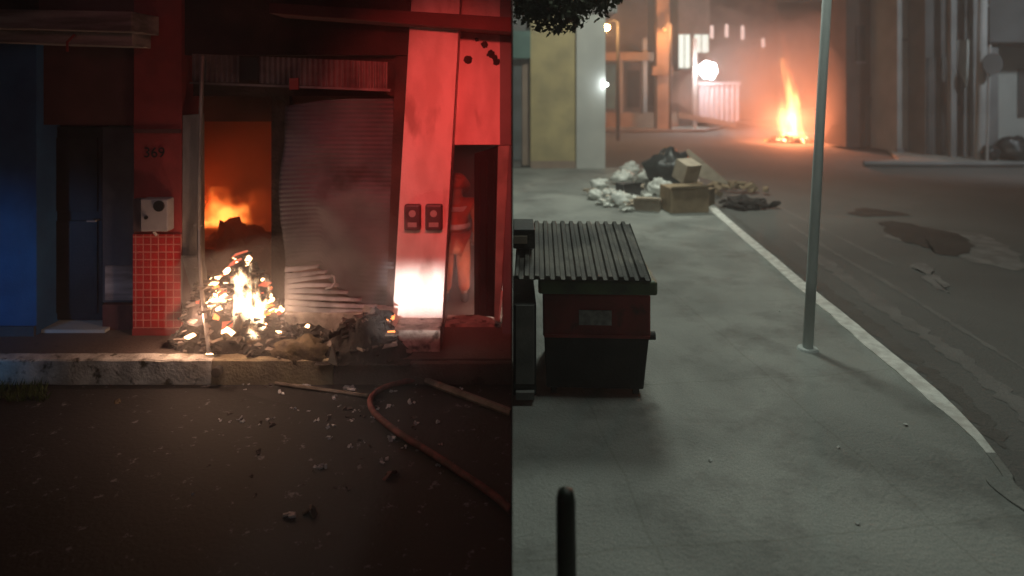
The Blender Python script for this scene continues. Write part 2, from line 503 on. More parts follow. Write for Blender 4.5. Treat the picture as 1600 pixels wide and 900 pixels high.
M['worn'] = ground_mat('worn_track', (.150, .147, .138), (.105, .103, .097), big=2.5)
M['gutter'] = ground_mat('gutter_dirt', (.088, .086, .078), (.066, .064, .058), big=2.5)
M['worn_d'] = ground_mat('road_hole', (.035, .033, .028), (.022, .02, .017), big=1.5)
M['worn_p'] = ground_mat('pale_dust', (.20, .195, .185), (.11, .105, .10), big=3.5)

# ================================================================== THE DIVIDER, added to keep light and view of the two places apart
pd = MB(); pd.box(-.0015, .0015, 2.6, 22.0, -.4, 6.5)
tag(pd.build('dividing_panel', M['panel']), 'thin black upright panel dividing the dark burning shopfront from the grey street', 'panel')

# ================================================================== LEFT PLACE : setting
LZ = -.22
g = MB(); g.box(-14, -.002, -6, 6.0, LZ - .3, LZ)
tag(g.build('road', M['asph_l']), kind='structure')
g = MB(); g.box(-14, -.002, 6.04, 12.5, -.5, 0)
tag(g.build('pavement', M['pave_l']), kind='structure')
# kerb: a whitewashed length, a bare length
def kerb_piece(px0, px1, m, z, name='kerb'):
    k = MB(); x0, x1 = (px0 - 800) * .006, (px1 - 800) * .006
    n = max(2, int((x1 - x0) / .12))
    top = []; 
    for i in range(n + 1):
        x = x0 + (x1 - x0) * i / n
        j = .012 * noise.noise(Vector((x * 5, 1, 0)))
        top.append((x, 6.0 + .012 * noise.noise(Vector((x * 4, 7, 0))), z + j))
    vs = []; fs = []
    for (x, y, zz) in top:
        vs += [(x, y - .015, LZ - .05), (x, y, zz - .012), (x, y + .015, zz), (x, 6.14, zz + .002), (x, 6.14, LZ - .05)]
    for i in range(n):
        a = i * 5; b = a + 5
        for q in range(4): fs.append([a + q, b + q, b + q + 1, a + q + 1])
    fs.append([0, 1, 2, 3, 4]); fs.append([n * 5 + q for q in (4, 3, 2, 1, 0)])
    k.add(vs, fs)
    return tag(k.build(name, m), kind='structure')
kerb_piece(-900, 330, M['kerb_old'], .006)
kerb_piece(331, 520, M['kerb_tan'], .006)
kerb_piece(521, 799.4, M['pave_l'], -.02)
dr = MB(); c = P(341, 579, 5.98); dr.tube([(c.x, 5.93, c.z), (c.x, 6.0, c.z)], .045, 14)
tag(dr.build('drain_pipe', M['black']), 'round black drain mouth in the kerb below the burning heap', 'drain')

# ---------------- blue building, far left
b = empty('blue_building', (P(20, 525, 6.6).x, 6.6, 0), 'dark blue painted building wall at the far left of the shopfronts', 'building')
m = MB(); a = P(57, 0, 6.6); m.box(-9, a.x, 6.6, 6.95, 0, 3.05)
m.build('wall', M['blue'], b)
m = MB(); m.box(-9, a.x - .004, 6.57, 6.598, .0, .10); m.build('skirting', M['grey_door'], b)

# ---------------- neighbour shop with canopy and dark doorway
nb_ = empty('doorway_building', (-4.4, 6.67, 0), 'narrow dark doorway building under a grey concrete canopy beside the red pillar', 'building')
m = MB()
x0 = P(57, 0, 6.67).x + .003; x1 = P(206, 0, 6.67).x
m.box(x0, x1, 6.70, 6.95, P(0, 195, 6.7).z, 4.3)
m.build('upper_wall', M['maroon'], nb_)
m = MB(); m.box(-9, x1, 6.955, 7.05, 0, 4.3); m.build('back_wall', M['maroon'], nb_)
# recess: reveal on left, dark leaf, grey side panel
m = MB(); m.box(x0, P(64, 0, 6.72).x, 6.72, 6.95, 0, P(0, 196, 6.7).z); m.build('door_jamb', M['dark_door'], nb_)
m = MB(); a = P(64, 198, 6.90); e = P(160, 506, 6.90)
m.box(a.x, e.x, 6.90, 6.94, .05, a.z); dl = m.build('door', M['dark_door'], nb_, bevel=.004)
for (u, v, s, t) in ((72, 215, 152, 330), (72, 345, 152, 490)):
    q = MB(); q1 = P(u, v, 6.885); q2 = P(s, t, 6.885); q.box(q1.x, q2.x, 6.885, 6.899, q2.z, q1.z); q.build('door_panel', M['dark_door'], dl, bevel=.004)
q = MB(); c = P(150, 345, 6.85); q.tube([(c.x, 6.9, c.z), (c.x, 6.84, c.z), (c.x - .09, 6.84, c.z)], .011, 8); q.build('handle', M['box_grey'], dl)
m = MB(); a = P(160, 198, 6.80); m.box(a.x, x1 - .002, 6.80, 6.95, .27, a.z); m.build('side_panel', M['grey_door'], nb_, bevel=.004)
m = MB(); a = P(164, 415, 6.785); m.box(a.x, x1 - .02, 6.785, 6.798, .30, a.z); m.build('lower_panel', M['cement'], nb_)
m = MB(); m.box(P(160, 0, 6.74).x, x1 - .002, 6.74, 6.95, .002, .265); m.build('step_block', M['maroon'], nb_)
m = MB(); m.box(P(60, 0, 6.62).x, P(160, 0, 6.62).x, 6.66, 6.93, .001, .035); m.build('threshold', M['white_r'], nb_)
# canopy : deep fascia over a lip, slightly sloping to the right
cp = MB()
zs = lambda py, d: CH - (py - HZ) * d / F
dz = 6.15
for (pa, pb, pc, pd_, dd) in ((10, 42, 18, 50, 6.15), ):
    xl, xr = -6.2, (206 - 800) * dd / F
    cp.slab([(xl, dd, zs(pb - 3, dd)), (xr, dd, zs(pd_, dd)), (xr, dd, zs(pc, dd)), (xl, dd, zs(pa, dd))], .80)
cp.build('canopy', M['cement'], nb_, bevel=.01)
cp = MB(); dd = 6.30; xl, xr = -6.2, (207 - 800) * dd / F
cp.slab([(xl, dd, zs(60, dd)), (xr, dd, zs(73, dd)), (xr, dd, zs(49, dd)), (xl, dd, zs(37, dd))], .65)
cp.build('canopy_lip', M['cement'], nb_, bevel=.008)
m = MB(); m.box(-9, -.02, 6.95, 7.2, 3.35, 4.6); m.build('parapet', M['soot'], nb_)
pin = MB(); c = P(105, 66, 6.2); pin.tube([c + Vector((0, .1, .08)), c + Vector((0, 0, .0)), c + Vector((0, 0, -.09))], .012, 8); pin.build('hook', M['redwall'], nb_)

# ---------------- burning shop
sh = empty('burning_shop', (-2.4, 6.6, 0), 'burnt out shop on fire inside between a red tiled pillar and a white pillar', 'building')
xa, xb = P(207, 0, 6.6).x, P(282, 0, 6.6).x
zsplit = P(0, 366, 6.6).z
m = MB(); m.box(xa, xb, 6.62, 7.0, 0, 4.4); rp = m.build('red_pillar', M['redwall'], sh, bevel=.006)
m = MB(); m.box(xa + .002, xb + .004, 6.603, 6.618, .07, zsplit); m.build('tiles', M['tile'], rp)
m = MB(); m.box(xa + .002, xb + .004, 6.590, 6.618, .001, .066); m.build('skirting', M['redwall'], rp)
m = MB(); a = P(207, 205, 6.6); m.box(xa, xb + .002, 6.600, 6.618, a.z - .02, a.z + .02); m.build('cornice', M['maroon'], rp)
# the number painted on the pillar
cu = bpy.data.curves.new('house_number', 'FONT'); cu.body = '369'; cu.size = .15; cu.extrude = .002; cu.align_x = 'CENTER'; cu.align_y = 'CENTER'
to = bpy.data.objects.new('house_number', cu); col.objects.link(to)
bpy.context.view_layer.update()
dg = bpy.context.evaluated_depsgraph_get()
tm = bpy.data.meshes.new_from_object(to.evaluated_get(dg)); bpy.data.objects.remove(to)
tm.materials.clear(); tm.materials.append(M['black'])
to = bpy.data.objects.new('house_number', tm); col.objects.link(to); to.parent = rp
to.rotation_euler = (R(90), 0, 0); to.location = P(241, 239, 6.612) - wloc(rp)
# meter box with round dial
m = MB(); m.pbox(219, 311, 262, 362, 6.47, .13); mb_ = m.build('meter_box', M['box_grey'], sh, bevel=.012)
m = MB(); c = P(248, 322, 6.46); m.tube([(c.x, 6.455, c.z), (c.x, 6.472, c.z)], .055, 20); m.build('dial', M['black'], mb_)
m = MB(); c = P(228, 340, 6.46); m.tube([(c.x, 6.452, c.z), (c.x, 6.472, c.z)], .018, 10); m.build('lock', M['black'], mb_)
m = MB(); m.pbox(208, 311, 219, 362, 6.52, .08); m.build('meter_box_side', M['box_dark'], mb_)
m = MB(); m.tube([P(240, 362, 6.53), P(240, 366, 6.53) + Vector((0, .05, -.02))], .014, 8); m.build('conduit', M['box_grey'], mb_)
# lintel wall over the opening, down to the tin strip
m = MB(); xr = P(640, 0, 6.66).x
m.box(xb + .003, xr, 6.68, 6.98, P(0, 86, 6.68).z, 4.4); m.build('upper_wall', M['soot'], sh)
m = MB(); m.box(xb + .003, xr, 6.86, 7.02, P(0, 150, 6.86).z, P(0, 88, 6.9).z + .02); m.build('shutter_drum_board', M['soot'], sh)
# corrugated tin strip
def corrug(px0, px1, pyt0, pyt1, pyb0, pyb1, d, pitch, amp, b):
    n = int((px1 - px0) * d / F / pitch * 6)
    vs = []; fs = []
    for i in range(n + 1):
        t = i / n; px = px0 + (px1 - px0) * t
        a = P(px, pyt0 + (pyt1 - pyt0) * t, d); e = P(px, pyb0 + (pyb1 - pyb0) * t, d)
        o = amp * math.sin(i / 6 * 2 * PI)
        vs += [(a.x, d + o, a.z), (e.x, d + o, e.z), (e.x, d + o + .004, e.z), (a.x, d + o + .004, a.z)]
    for i in range(n):
        q = i * 4; r = q + 4
        fs += [[q, q + 1, r + 1, r], [q + 2, q + 3, r + 3, r + 2], [q + 1, q + 2, r + 2, r + 1], [q + 3, q, r, r + 3]]
    fs += [[0, 3, 2, 1], [n * 4, n * 4 + 1, n * 4 + 2, n * 4 + 3]]
    b.add(vs, fs)
m = MB(); corrug(300, 374, 84, 87, 127, 129, 6.60, .055, .014, m); m.build('tin_strip', M['tin'], sh)
m = MB(); corrug(405, 606, 88, 97, 130, 140, 6.60, .055, .014, m); m.build('tin_strip', M['tin'], sh)
m = MB(); m.pbox(375, 90, 404, 125, 6.63, .04); m.build('vent_hole', M['black'], sh)
m = MB(); m.slab([P(296, 128, 6.585), P(296, 131, 6.585), P(610, 143, 6.585), P(610, 139, 6.585)][::-1], .03); m.build('tin_rail', M['tin'], sh)
m = MB(); m.pbox(452, 122, 466, 140, 6.56, .03); m.build('bracket', M['redwall'], sh)
# left guide: worn galvanised column and a thin bowed rail
m = MB(); m.slab([P(285, 180, 6.62), P(284, 500, 6.62), P(300, 512, 6.62), P(312, 480, 6.62), P(311, 178, 6.62)][::-1], .12); m.build('galvanised_jamb', M['pipe'], sh, bevel=.006)
m = MB(); pts = []
for i in range(13):
    t = i / 12
    pts.append(P(317 - 5 * math.sin(t * PI) - 2 * t + (12 * max(0, t - .72) / .28), 88 + (552 - 88) * t, 6.5 - .42 * max(0, t - .6) / .4))
m.tube(pts, .021, 8); m.build('guide_rail', M['pipe'], sh)
m = MB(); m.slab([P(283, 400, 6.56), P(283, 472, 6.56), P(322, 545, 6.24), P(327, 530, 6.24), P(322, 420, 6.5), P(314, 400, 6.56)], .01); m.build('bent_sheet', M['pipe'], sh)
m = MB()
for py in (352, 420):
    m = MB(); m.box(P(303, 0, 6.5).x, P(316, 0, 6.5).x, 6.49, 6.52, P(0, py, 6.5).z - .01, P(0, py, 6.5).z + .01); m.build('guide_bracket', M['pipe'], sh)

# room: walls, beam, floor
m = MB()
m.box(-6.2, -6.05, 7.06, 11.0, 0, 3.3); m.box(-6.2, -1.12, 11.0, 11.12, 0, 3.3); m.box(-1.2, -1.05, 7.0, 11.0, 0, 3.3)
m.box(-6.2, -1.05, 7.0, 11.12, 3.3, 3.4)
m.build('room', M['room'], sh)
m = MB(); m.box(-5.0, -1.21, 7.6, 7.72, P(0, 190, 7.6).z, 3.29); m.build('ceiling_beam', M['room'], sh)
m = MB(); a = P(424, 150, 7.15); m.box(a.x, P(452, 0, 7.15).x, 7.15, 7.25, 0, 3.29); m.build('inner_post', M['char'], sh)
# the buckled roller shutter
def shutter():
    b = MB(); b.smooth = True
    NX, NZ = 34, 340
    d0 = 6.78
    bl = [(445, 424), (470, 422), (500, 425), (514, 440), (530, 453), (560, 474), (590, 486), (617, 493)]
    def bot(px):
        for (xa_, ya_), (xb_, yb_) in zip(bl, bl[1:]):
            if px <= xb_: return ya_ + (yb_ - ya_) * (px - xa_) / (xb_ - xa_)
        return bl[-1][1]
    vs = []; fs = []
    for i in range(NX + 1):
        px = 446 + (617 - 446) * i / NX
        t = i / NX
        yt = 166 - 12 * math.sin(min(1, t * 1.6) * PI / 2)
        yb_ = bot(px)
        for j in range(NZ + 1):
            s = j / NZ
            z0 = CH - ((yt + (yb_ - yt) * s) - HZ) * d0 / F
            slat = math.sin(z0 / .048 * 2 * PI)
            buck = -.13 * (1 - t) ** 2 * math.sin(s * PI * .9) - .05 * math.sin(t * 5 + s * 4) * s
            buck += .035 * noise.noise(Vector((t * 3, s * 6, 2)))
            q = .0032 * slat * (1 - .3 * t)
            vs.append((( px - 800) * d0 / F + .015 * math.sin(s * 9) * (1 - t), d0 + buck + q, z0 + .045 * math.sin((1 - t) * 2.4) * s * (1 - t)))
    for i in range(NX):
        for j in range(NZ):
            a = i * (NZ + 1) + j
            fs.append([a, a + 1, a + NZ + 2, a + NZ + 1])
    b.add(vs, fs)
    o = b.build('roller_shutter', M['shutter'], sh)
    s_ = o.modifiers.new('thick', 'SOLIDIFY'); s_.thickness = .004
    # torn bottom slats fanned outward
    ends = [((446, 420 + 8.5 * k), (a_, b_), .026) for k, (a_, b_) in enumerate(((500, 414), (512, 424), (519, 432), (530, 445), (545, 455), (566, 466), (590, 477), (612, 487)))]
    for k, (l, r, h) in enumerate(ends):
        c = MB(); c.smooth = True
        vs = []; fs = []
        n = 14
        d1 = 6.67 - .018 * k
        for i in range(n + 1):
            t = i / n
            p = P(l[0] + (r[0] - l[0]) * t, l[1] + (r[1] - l[1]) * t + 1.2 * math.sin(t * 3 + k), d1 + .05 * t)
            for q in range(7):
                a = PI * q / 6
                hh = h * (1 - .5 * t) * 1.2
                vs.append((p.x, p.y - .006 * math.sin(a) - .035 * (a / PI), p.z + hh * math.cos(a) * .75))
        for i in range(n):
            for q in range(6):
                a = i * 7 + q; fs.append([a, a + 1, a + 8, a + 7])
        c.add(vs, fs)
        if k == 2:
            e = P(518, 430, d1)
            c.tube([e, e + Vector((.035, -.02, -.01)), e + Vector((.05, -.05, -.06)), e + Vector((.02, -.08, -.10)), e + Vector((-.04, -.09, -.11))], .010, 8)
        so = c.build('torn_slat', M['slat_pale'], o)
        z_ = so.modifiers.new('thick', 'SOLIDIFY'); z_.thickness = .004
shutter()
m = MB(); m.slab([P(618, 88, 6.72), P(640, 88, 6.72), P(614, 496, 6.72), P(603, 496, 6.72)][::-1], .26); m.build('right_jamb', M['soot'], sh)
m = MB(); m.box(P(446, 0, 6.55).x, P(612, 0, 6.55).x, 6.52, 7.0, .001, P(0, 489, 6.52).z); m.build('doorstep', M['plinth'], sh, bevel=.01)
# white pillar, leaning like the photograph's, with plinth and two meter boxes
d = 6.5
wp = MB(); wp.slab([P(612, 520, d), P(690, 520, d), P(717, 40, d), P(721, -60, d), P(647, -60, d), P(640, 40, d)], .33)
wpo = wp.build('white_pillar', M['white_wall'], sh, bevel=.006)
m = MB(); a = P(614, 552, 6.17); e = P(688, 552, 6.17)
m.box(a.x, e.x, 6.17, 6.5 - .002, .001, P(0, 516, 6.17).z); m.build('plinth', M['plinth'], wpo, bevel=.015)
for (u, s) in ((631, 657), (664, 691)):
    m = MB(); m.pbox(u, 320, s, 361, 6.42, .08); q = m.build('meter_box', M['box_dark'], wpo, bevel=.02)
    m = MB(); c = P((u + s) / 2, 334, 6.41); m.tube([(c.x, 6.408, c.z), (c.x, 6.422, c.z)], .035, 16); m.build('dial', M['box_grey'], q)
    m = MB(); m.pbox(u + 6, 348, s - 6, 355, 6.412, .01); m.build('label_plate', M['box_grey'], q)
# ledge running over both shops, sloping down to the right
m = MB(); dd = 6.25
m.slab([P(420, 21, dd), P(800 - .4, 50, dd), P(800 - .4, 27, dd), P(420, 4, dd)], .6); m.build('ledge', M['maroon'], sh, bevel=.01)

# ---------------- right-hand building of the left place, with the doorway
rb = empty('corridor_building', (-.35, 6.8, 0), 'red lit wall with a dark open doorway right of the white pillar', 'building')
xr = -.004; dd = 6.8
xl = P(690, 0, dd).x
m = MB(); m.box(xl, P(781, 0, dd).x, dd, 6.95, P(0, 226, dd).z, 4.4); m.build('upper_wall', M['white_wall'], rb)
m = MB(); m.box(P(781, 0, dd).x + .001, xr, dd - .03, 6.95, P(0, 226, dd).z, 4.4); m.build('side_wall', M['grey_r'], rb)
m = MB()
for (u, v, r) in ((757, 70, .035), (767, 84, .04), (773, 90, .028), (731, 93, .04), (776, 97, .035), (745, 62, .02), (790, 88, .03)):
    c = P(u, v, 6.79); m = MB(); m.blob((c.x, 6.795, c.z), (r, .008, r), .5, 2, u); m.build('wall_stain', M['char'], rb)  # flat dark blobs standing for stains on the wall

m = MB(); m.box(-1.04, -.95, 6.95, 10.2, 0, 3.0); m.box(-.95, xr, 10.2, 10.3, 0, 3.0); m.box(-.04, xr, 7.0, 10.2, 0, 3.0); m.box(-.95, -.04, 6.96, 10.2, 2.9, 3.0)
m.build('corridor', M['grey_r'], rb)
dl = MB(); dl.slab([P(741, 240, 7.15), P(741, 492, 7.15), P(779, 496, 6.9), P(779, 228, 6.9)], .04); dl = dl.build('door', M['dark_door'], rb)
q = MB()
for t in (.2, .5, .8):
    a0 = P(741 + 38 * t, 250, 7.14 - .25 * t); a1 = P(741 + 38 * t, 485, 7.14 - .25 * t); q.tube([a0, a1], .012, 6)
q.build('door_ribs', M['dark_door'], dl)
m = MB(); m.slab([P(778, 228, 6.62), P(772, 500, 6.62), P(781, 505, 6.62), P(796, 228, 6.62)], .1); m.build('door_frame', M['pale_board'], rb, bevel=.006)
m = MB(); m.slab([P(783, 455, 6.6), P(779, 499, 6.6), P(781, 499, 6.6), P(786, 455, 6.6)], .014); m.build('painted_highlight', M['white_r'], rb)  # white strip painted in as a highlight on the frame edge
m = MB(); m.box(-.10, xr, 6.64, 6.79, 0, P(0, 227, 6.7).z); m.build('reveal', M['bluegrey'], rb)
m = MB(); m.box(P(692, 0, 6.6).x, -.11, 6.82, 7.1, .001, .03); m.build('threshold', M['plinth'], rb)

# ---------------- fire and heaps, left place
FM_ROOM = fire_volume('room_fire', 2.0, .42, 22, .3, (1, .06, .005), (1, .30, .05), .8, .6, 1.8)
flame('room_flame', (-4.10, 9.05, .56), .58, .4, .58, FM_ROOM, 'orange flames glowing deep inside the burning shop')
light('room_fire_light', 'POINT', (-4.15, 8.8, .92), 27, (1, .085, .012), size=.10)
light('room_fire_light', 'POINT', (-3.75, 9.3, .95), 10, (1, .20, .05), size=.06)
sm = MB(); sm.box(-6.04, -1.21, 7.06, 10.98, .02, 3.28)
tag(sm.build('smoke', smoke_mat('room_smoke', .60, (.50, .30, .22), 1.3, .36, .62)), 'thick brown smoke filling the burning shop', 'smoke', kind='stuff')

m = MB()
for i in range(26):
    px = random.uniform(325, 425); c = P(px, 0, 8.3); zt = random.uniform(.35, .95) if px < 395 else random.uniform(.2, .7)
    m.shard((c.x, 8.3 + random.uniform(-.2, .2), zt * .5), .26)
for (u, r_, zc, sd_) in ((342, .28, .30, 1.0), (366, .26, .36, 2.0), (392, .28, .34, 3.0), (415, .25, .24, 4.0)):
    c = P(u, 0, 8.5); m.blob((c.x, 8.5, zc), (r_, .2, zc), .5, 2.6, sd_, 16, 12)
tag(m.build('burnt_shelving', M['char']), 'black charred shelving and stock in front of the fire inside the shop', 'shelving')

def mound(name, cx, cy, rx, ry, h, mats, n, size, label, cat, seed, embers=0.0, parent=None, base=0.0, bias=None):
    rnd = random.Random(seed); b = MB()
    N = 26; vs = []; fs = []
    for i in range(N + 1):
        for j in range(N + 1):
            u, v = i / N * 2 - 1, j / N * 2 - 1
            r = math.hypot(u, v)
            k = max(0, 1 - r ** 1.7)
            zz = h * k * (1 + .5 * noise.noise(Vector((u * 2.3 + seed, v * 2.3, seed)))) + .05 * k * noise.noise(Vector((u * 9, v * 9, seed)))
            vs.append((cx + u * rx, cy + v * ry, base + zz - (.01 if r > 1 else 0)))
    for i in range(N):
        for j in range(N):
            a = i * (N + 1) + j; fs.append([a, a + N + 1, a + N + 2, a + 1])
    b.add(vs, fs)
    for _ in range(n):
        a = rnd.uniform(0, 2 * PI); q = math.sqrt(rnd.random())
        u, v = q * math.cos(a), q * math.sin(a)
        zz = base + h * max(0, 1 - q ** 1.7) * (1 + .5 * noise.noise(Vector((u * 2.3 + seed, v * 2.3, seed))))
        hot = rnd.random() < embers * (1.3 - q) if bias is None else rnd.random() < embers * bias(u, v)
        b.mi = (rnd.choice([2, 2, 2, 3, 4]) if hot else rnd.choice([0, 0, 1]))
        b.shard((cx + u * rx, cy + v * ry, max(zz, base) + .01), size * rnd.uniform(.35, 1.3) * (.95 if hot else 1), seed=rnd.random(), long=rnd.uniform(1.0, 2.0))
    return b.build(name, mats)
M['ash'] = mat('ash_and_rubble', (.30, .24, .20), .9, (.10, .08, .07), 9, .7, 25)
HM = [M['char'], M['ash'], M['ember_w'], M['ember_o'], M['ember_r']]
cx = P(365, 0, 6.45).x
hp = mound('burning_heap', cx - .03, 6.48, .56, .36, .85, HM, 700, .055, '', '', 3.3, embers=.36, bias=lambda u, v: 1.5 if noise.noise(Vector((u * 2.6 + 1.3, v * 2.6, 4.4))) > .10 and abs(u) < .8 else .10 )
tag(hp, 'burning heap of rubbish with white hot embers before the shop opening', 'burning heap', kind='stuff')
hp2 = mound('smouldering_debris', P(455, 0, 6.3).x, 6.28, .62, .22, .20, HM, 240, .05, '', '', 5.1, embers=.07)
tag(hp2, 'low spread of smouldering debris along the kerb right of the burning heap', 'debris', kind='stuff')
hp3 = mound('charred_mattress', P(572, 0, 6.1).x, 6.20, .44, .28, .34, HM, 90, .06, '', '', 8.7, embers=.03)
tag(hp3, 'dark charred lump of bedding slumped over the kerb below the shutter', 'burnt bedding')
# scorched cloth lump by kerb with pale corner
cl = MB(); cl.smooth = True; c = P(470, 535, 6.08); cl.blob((c.x, 6.12, .0), (.30, .12, .16), .4, 2.2, 3.1, 26, 16)
tag(cl.build('scorched_sack', M['char_tan']), 'scorched tan sack lying on the kerb beside the charred bedding', 'sack')
cl = MB(); c = P(522, 560, 5.95); cl.slab([P(512, 566, 5.93), P(527, 573, 5.93), P(519, 538, 5.96)], .03)
tag(cl.build('board_offcut', M['card_l']), 'small pale pointed board offcut at the end of the tan kerb', 'board')
FM_PILE = fire_volume('pile_fire', 2.6, .56, 70, .55, (1, .33, .08), (1, .78, .48), .6, .25, 2.6)
flame('heap_flame', (P(382, 0, 6.3).x, 6.28, .10), .36, .18, .72, FM_PILE, 'tall white yellow flame rising from the rubbish heap outside the shop')
FM_PILE2 = fire_volume('pile_fire_low', 2.6, .50, 70, .5, (1, .30, .08), (1, .72, .42), .6, .25, 2.6)
flame('heap_flame', (P(340, 0, 6.35).x, 6.30, .10), .13, .12, .42, FM_PILE2, 'small flame at the left side of the heap beside the bent rail')
light('heap_fire_light', 'POINT', (P(372, 0, 6.2).x, 5.98, .55), 13, (1, .55, .34), size=.04)
light('heap_fire_light', 'POINT', (P(306, 0, 6.3).x, 6.15, .34), 10, (1, .58, .38), size=.03)
light('heap_fire_light', 'POINT', (P(470, 0, 6.2).x, 5.95, .50), 8, (1, .62, .42), size=.04)

sm = MB(); sm.blob((-1.75, 6.1, .45), (1.5, .55, .9), .4, 1.6, 2.2, 24, 16)
tag(sm.build('smoke', smoke_mat('kerb_smoke', .34, (.9, .87, .86), 1.6, .35, .72)), 'thin pale smoke drifting along the kerb before the shutter and white pillar', 'smoke', kind='stuff')
sm = MB(); sm.box(-.93, -.05, 6.98, 10.18, .04, 2.88)
tag(sm.build('smoke', smoke_mat('corridor_smoke', .32, (.9, .85, .84), even=True)), 'pale smoke filling the corridor behind the person', 'smoke', kind='stuff')
# hose and timber on the road
def gl(px, py): return G(px, py, LZ)
def smooth(pts, n=8):
    o = []
    p = [pts[0]] + list(pts) + [pts[-1]]
    for i in range(1, len(p) - 2):
        for k in range(n):
            t = k / n
            a, b_, c_, d_ = p[i - 1], p[i], p[i + 1], p[i + 2]
            o.append(.5 * ((2 * b_) + (c_ - a) * t + (2 * a - 5 * b_ + 4 * c_ - d_) * t * t + (3 * b_ - a - 3 * c_ + d_) * t ** 3))
    o.append(pts[-1]); return o
hs_ = [gl(x, y) + Vector((0, 0, .032)) for x, y in ((799, 588), (740, 590), (680, 594), (640, 600), (600, 611), (581, 625), (579, 640), (592, 658), (625, 684), (670, 712), (715, 742), (770, 780), (799, 806))]
m = MB(); m.smooth = True; m.tube(smooth(hs_), .025, 10)
tag(m.build('fire_hose', M['hose']), 'red fire hose looping across the dark asphalt towards the shop', 'hose')
m = MB(); m.tube([gl(666, 600) + Vector((0, 0, .03)), gl(799, 650) + Vector((0, 0, .03))], .032, 6)
tag(m.build('timber_pole', M['pole_old']), 'pale straight timber pole on the asphalt above the hose loop', 'timber')
m = MB(); m.tube(smooth([gl(430, 602) + Vector((0, 0, .02)), gl(480, 609) + Vector((0, 0, .02)), gl(575, 622) + Vector((0, 0, .02))]), .016, 6)
tag(m.build('thin_rod', M['pole_old']), 'thin pale bent rod lying on the asphalt left of the hose', 'rod')
# scraps
def scrap(px, py, s, m_, label, name='debris_scrap', group=None, seed=1):
    c = gl(px, py) + Vector((0, 0, s * .28)); b = MB(); rnd = random.Random(seed)
    for k in range(3): b.shard(c + Vector((rnd.uniform(-s, s) * .9, rnd.uniform(-s, s) * .9, -s * .12)), s * .6, seed=seed * 3 + k)
    return tag(b.build(name, m_), label, 'scrap', group)
scrap(449, 806, .045, M['scrap'], 'white crumpled scrap alone on the asphalt at the bottom', seed=11)
scrap(489, 800, .05, M['char_tan'], 'tan curled scrap just right of the white scrap near the bottom', seed=12)
scrap(612, 744, .055, M['hose'], 'reddish crumpled scrap on the asphalt below the hose loop', seed=13)
scrap(601, 722, .04, M['scrap'], 'pale thin scrap standing just above the reddish one', seed=14)
scrap(770, 776, .05, M['char_tan'], 'yellowish scrap beside the hose near the divider', seed=15)
scrap(302, 773, .018, M['scrap'], 'tiny bright speck alone on the black asphalt at lower left', seed=16)
scrap(541, 610, .07, M['scrap'], 'largest pale scrap between the kerb and the hose bend', seed=17)
scrap(614, 686, .045, M['scrap'], 'pale scrap lying against the hose where it runs downward', seed=18)
scrap(182, 630, .04, M['char_tan'], 'brownish scrap on the asphalt below the whitewashed kerb', seed=19)
scrap(726, 578, .035, M['white_r'], 'small white upright scrap at the kerb right of the plinth', seed=20)
scrap(781, 578, .035, M['white_r'], 'white upright scrap at the kerb nearest the divider', seed=21)
for i in range(78):
    for _ in range(20):
        px = random.gauss(520, 140); py = 600 + abs(random.gauss(0, 1)) * 75
        if 300 < px < 790 and py < 850: break
    s = random.uniform(.010, .036)
    scrap(px, py, s, M['scrap'] if random.random() < .5 else M['scrap_dark'], 'small scrap of burnt litter strewn on the dark asphalt before the shop', 'litter_scrap', 'litter scraps strewn on the asphalt', seed=100 + i)
# grass tuft at the left kerb
gm = MB()
for i in range(420):
    p = gl(random.uniform(-20, 75), 606 + random.uniform(-3, 22)); h = random.uniform(.03, .10); a = random.uniform(0, 6.28)
    d_ = Vector((math.cos(a), math.sin(a), 0)) * .006; t = Vector((random.uniform(-.04, .04), random.uniform(-.04, .04), h))
    gm.add([p - d_, p + d_, p + t], [(0, 1, 2)])
tag(gm.build('grass', M['grass']), 'dark grass growing at the foot of the kerb far left', 'grass', kind='stuff')


# ---------------- firefighter (back to us, bent slightly forward)
def skin_mesh(name, verts, edges, radii, mat_, parent, sub=2, root=0):
    o0 = wloc(parent) if parent else Vector((0, 0, 0))
    me = bpy.data.meshes.new(name); me.from_pydata([tuple(Vector(v) - o0) for v in verts], edges, []); me.update()
    me.materials.append(mat_)
    o = bpy.data.objects.new(name, me); col.objects.link(o); o.parent = parent
    o.modifiers.new('skin', 'SKIN'); s = o.modifiers.new('sub', 'SUBSURF'); s.levels = sub; s.render_levels = sub
    for i, r in enumerate(radii):
        r = r if isinstance(r, tuple) else (r, r)
        me.skin_vertices[0].data[i].radius = r
    me.skin_vertices[0].data[root].use_root = True
    # freeze the modifiers into real geometry
    bpy.context.view_layer.update()
    dg_ = bpy.context.evaluated_depsgraph_get()
    nm = bpy.data.meshes.new_from_object(o.evaluated_get(dg_))
    o.modifiers.clear(); o.data = nm
    for p in nm.polygons: p.use_smooth = True
    return o
px0 = P(711, 0, 7.55).x
per = empty('person', (px0, 7.55, 0), 'person in orange protective suit with reflective bands bending forward in the doorway', 'person')
def V(x, y, z): return (px0 + x, 7.55 + y, z)
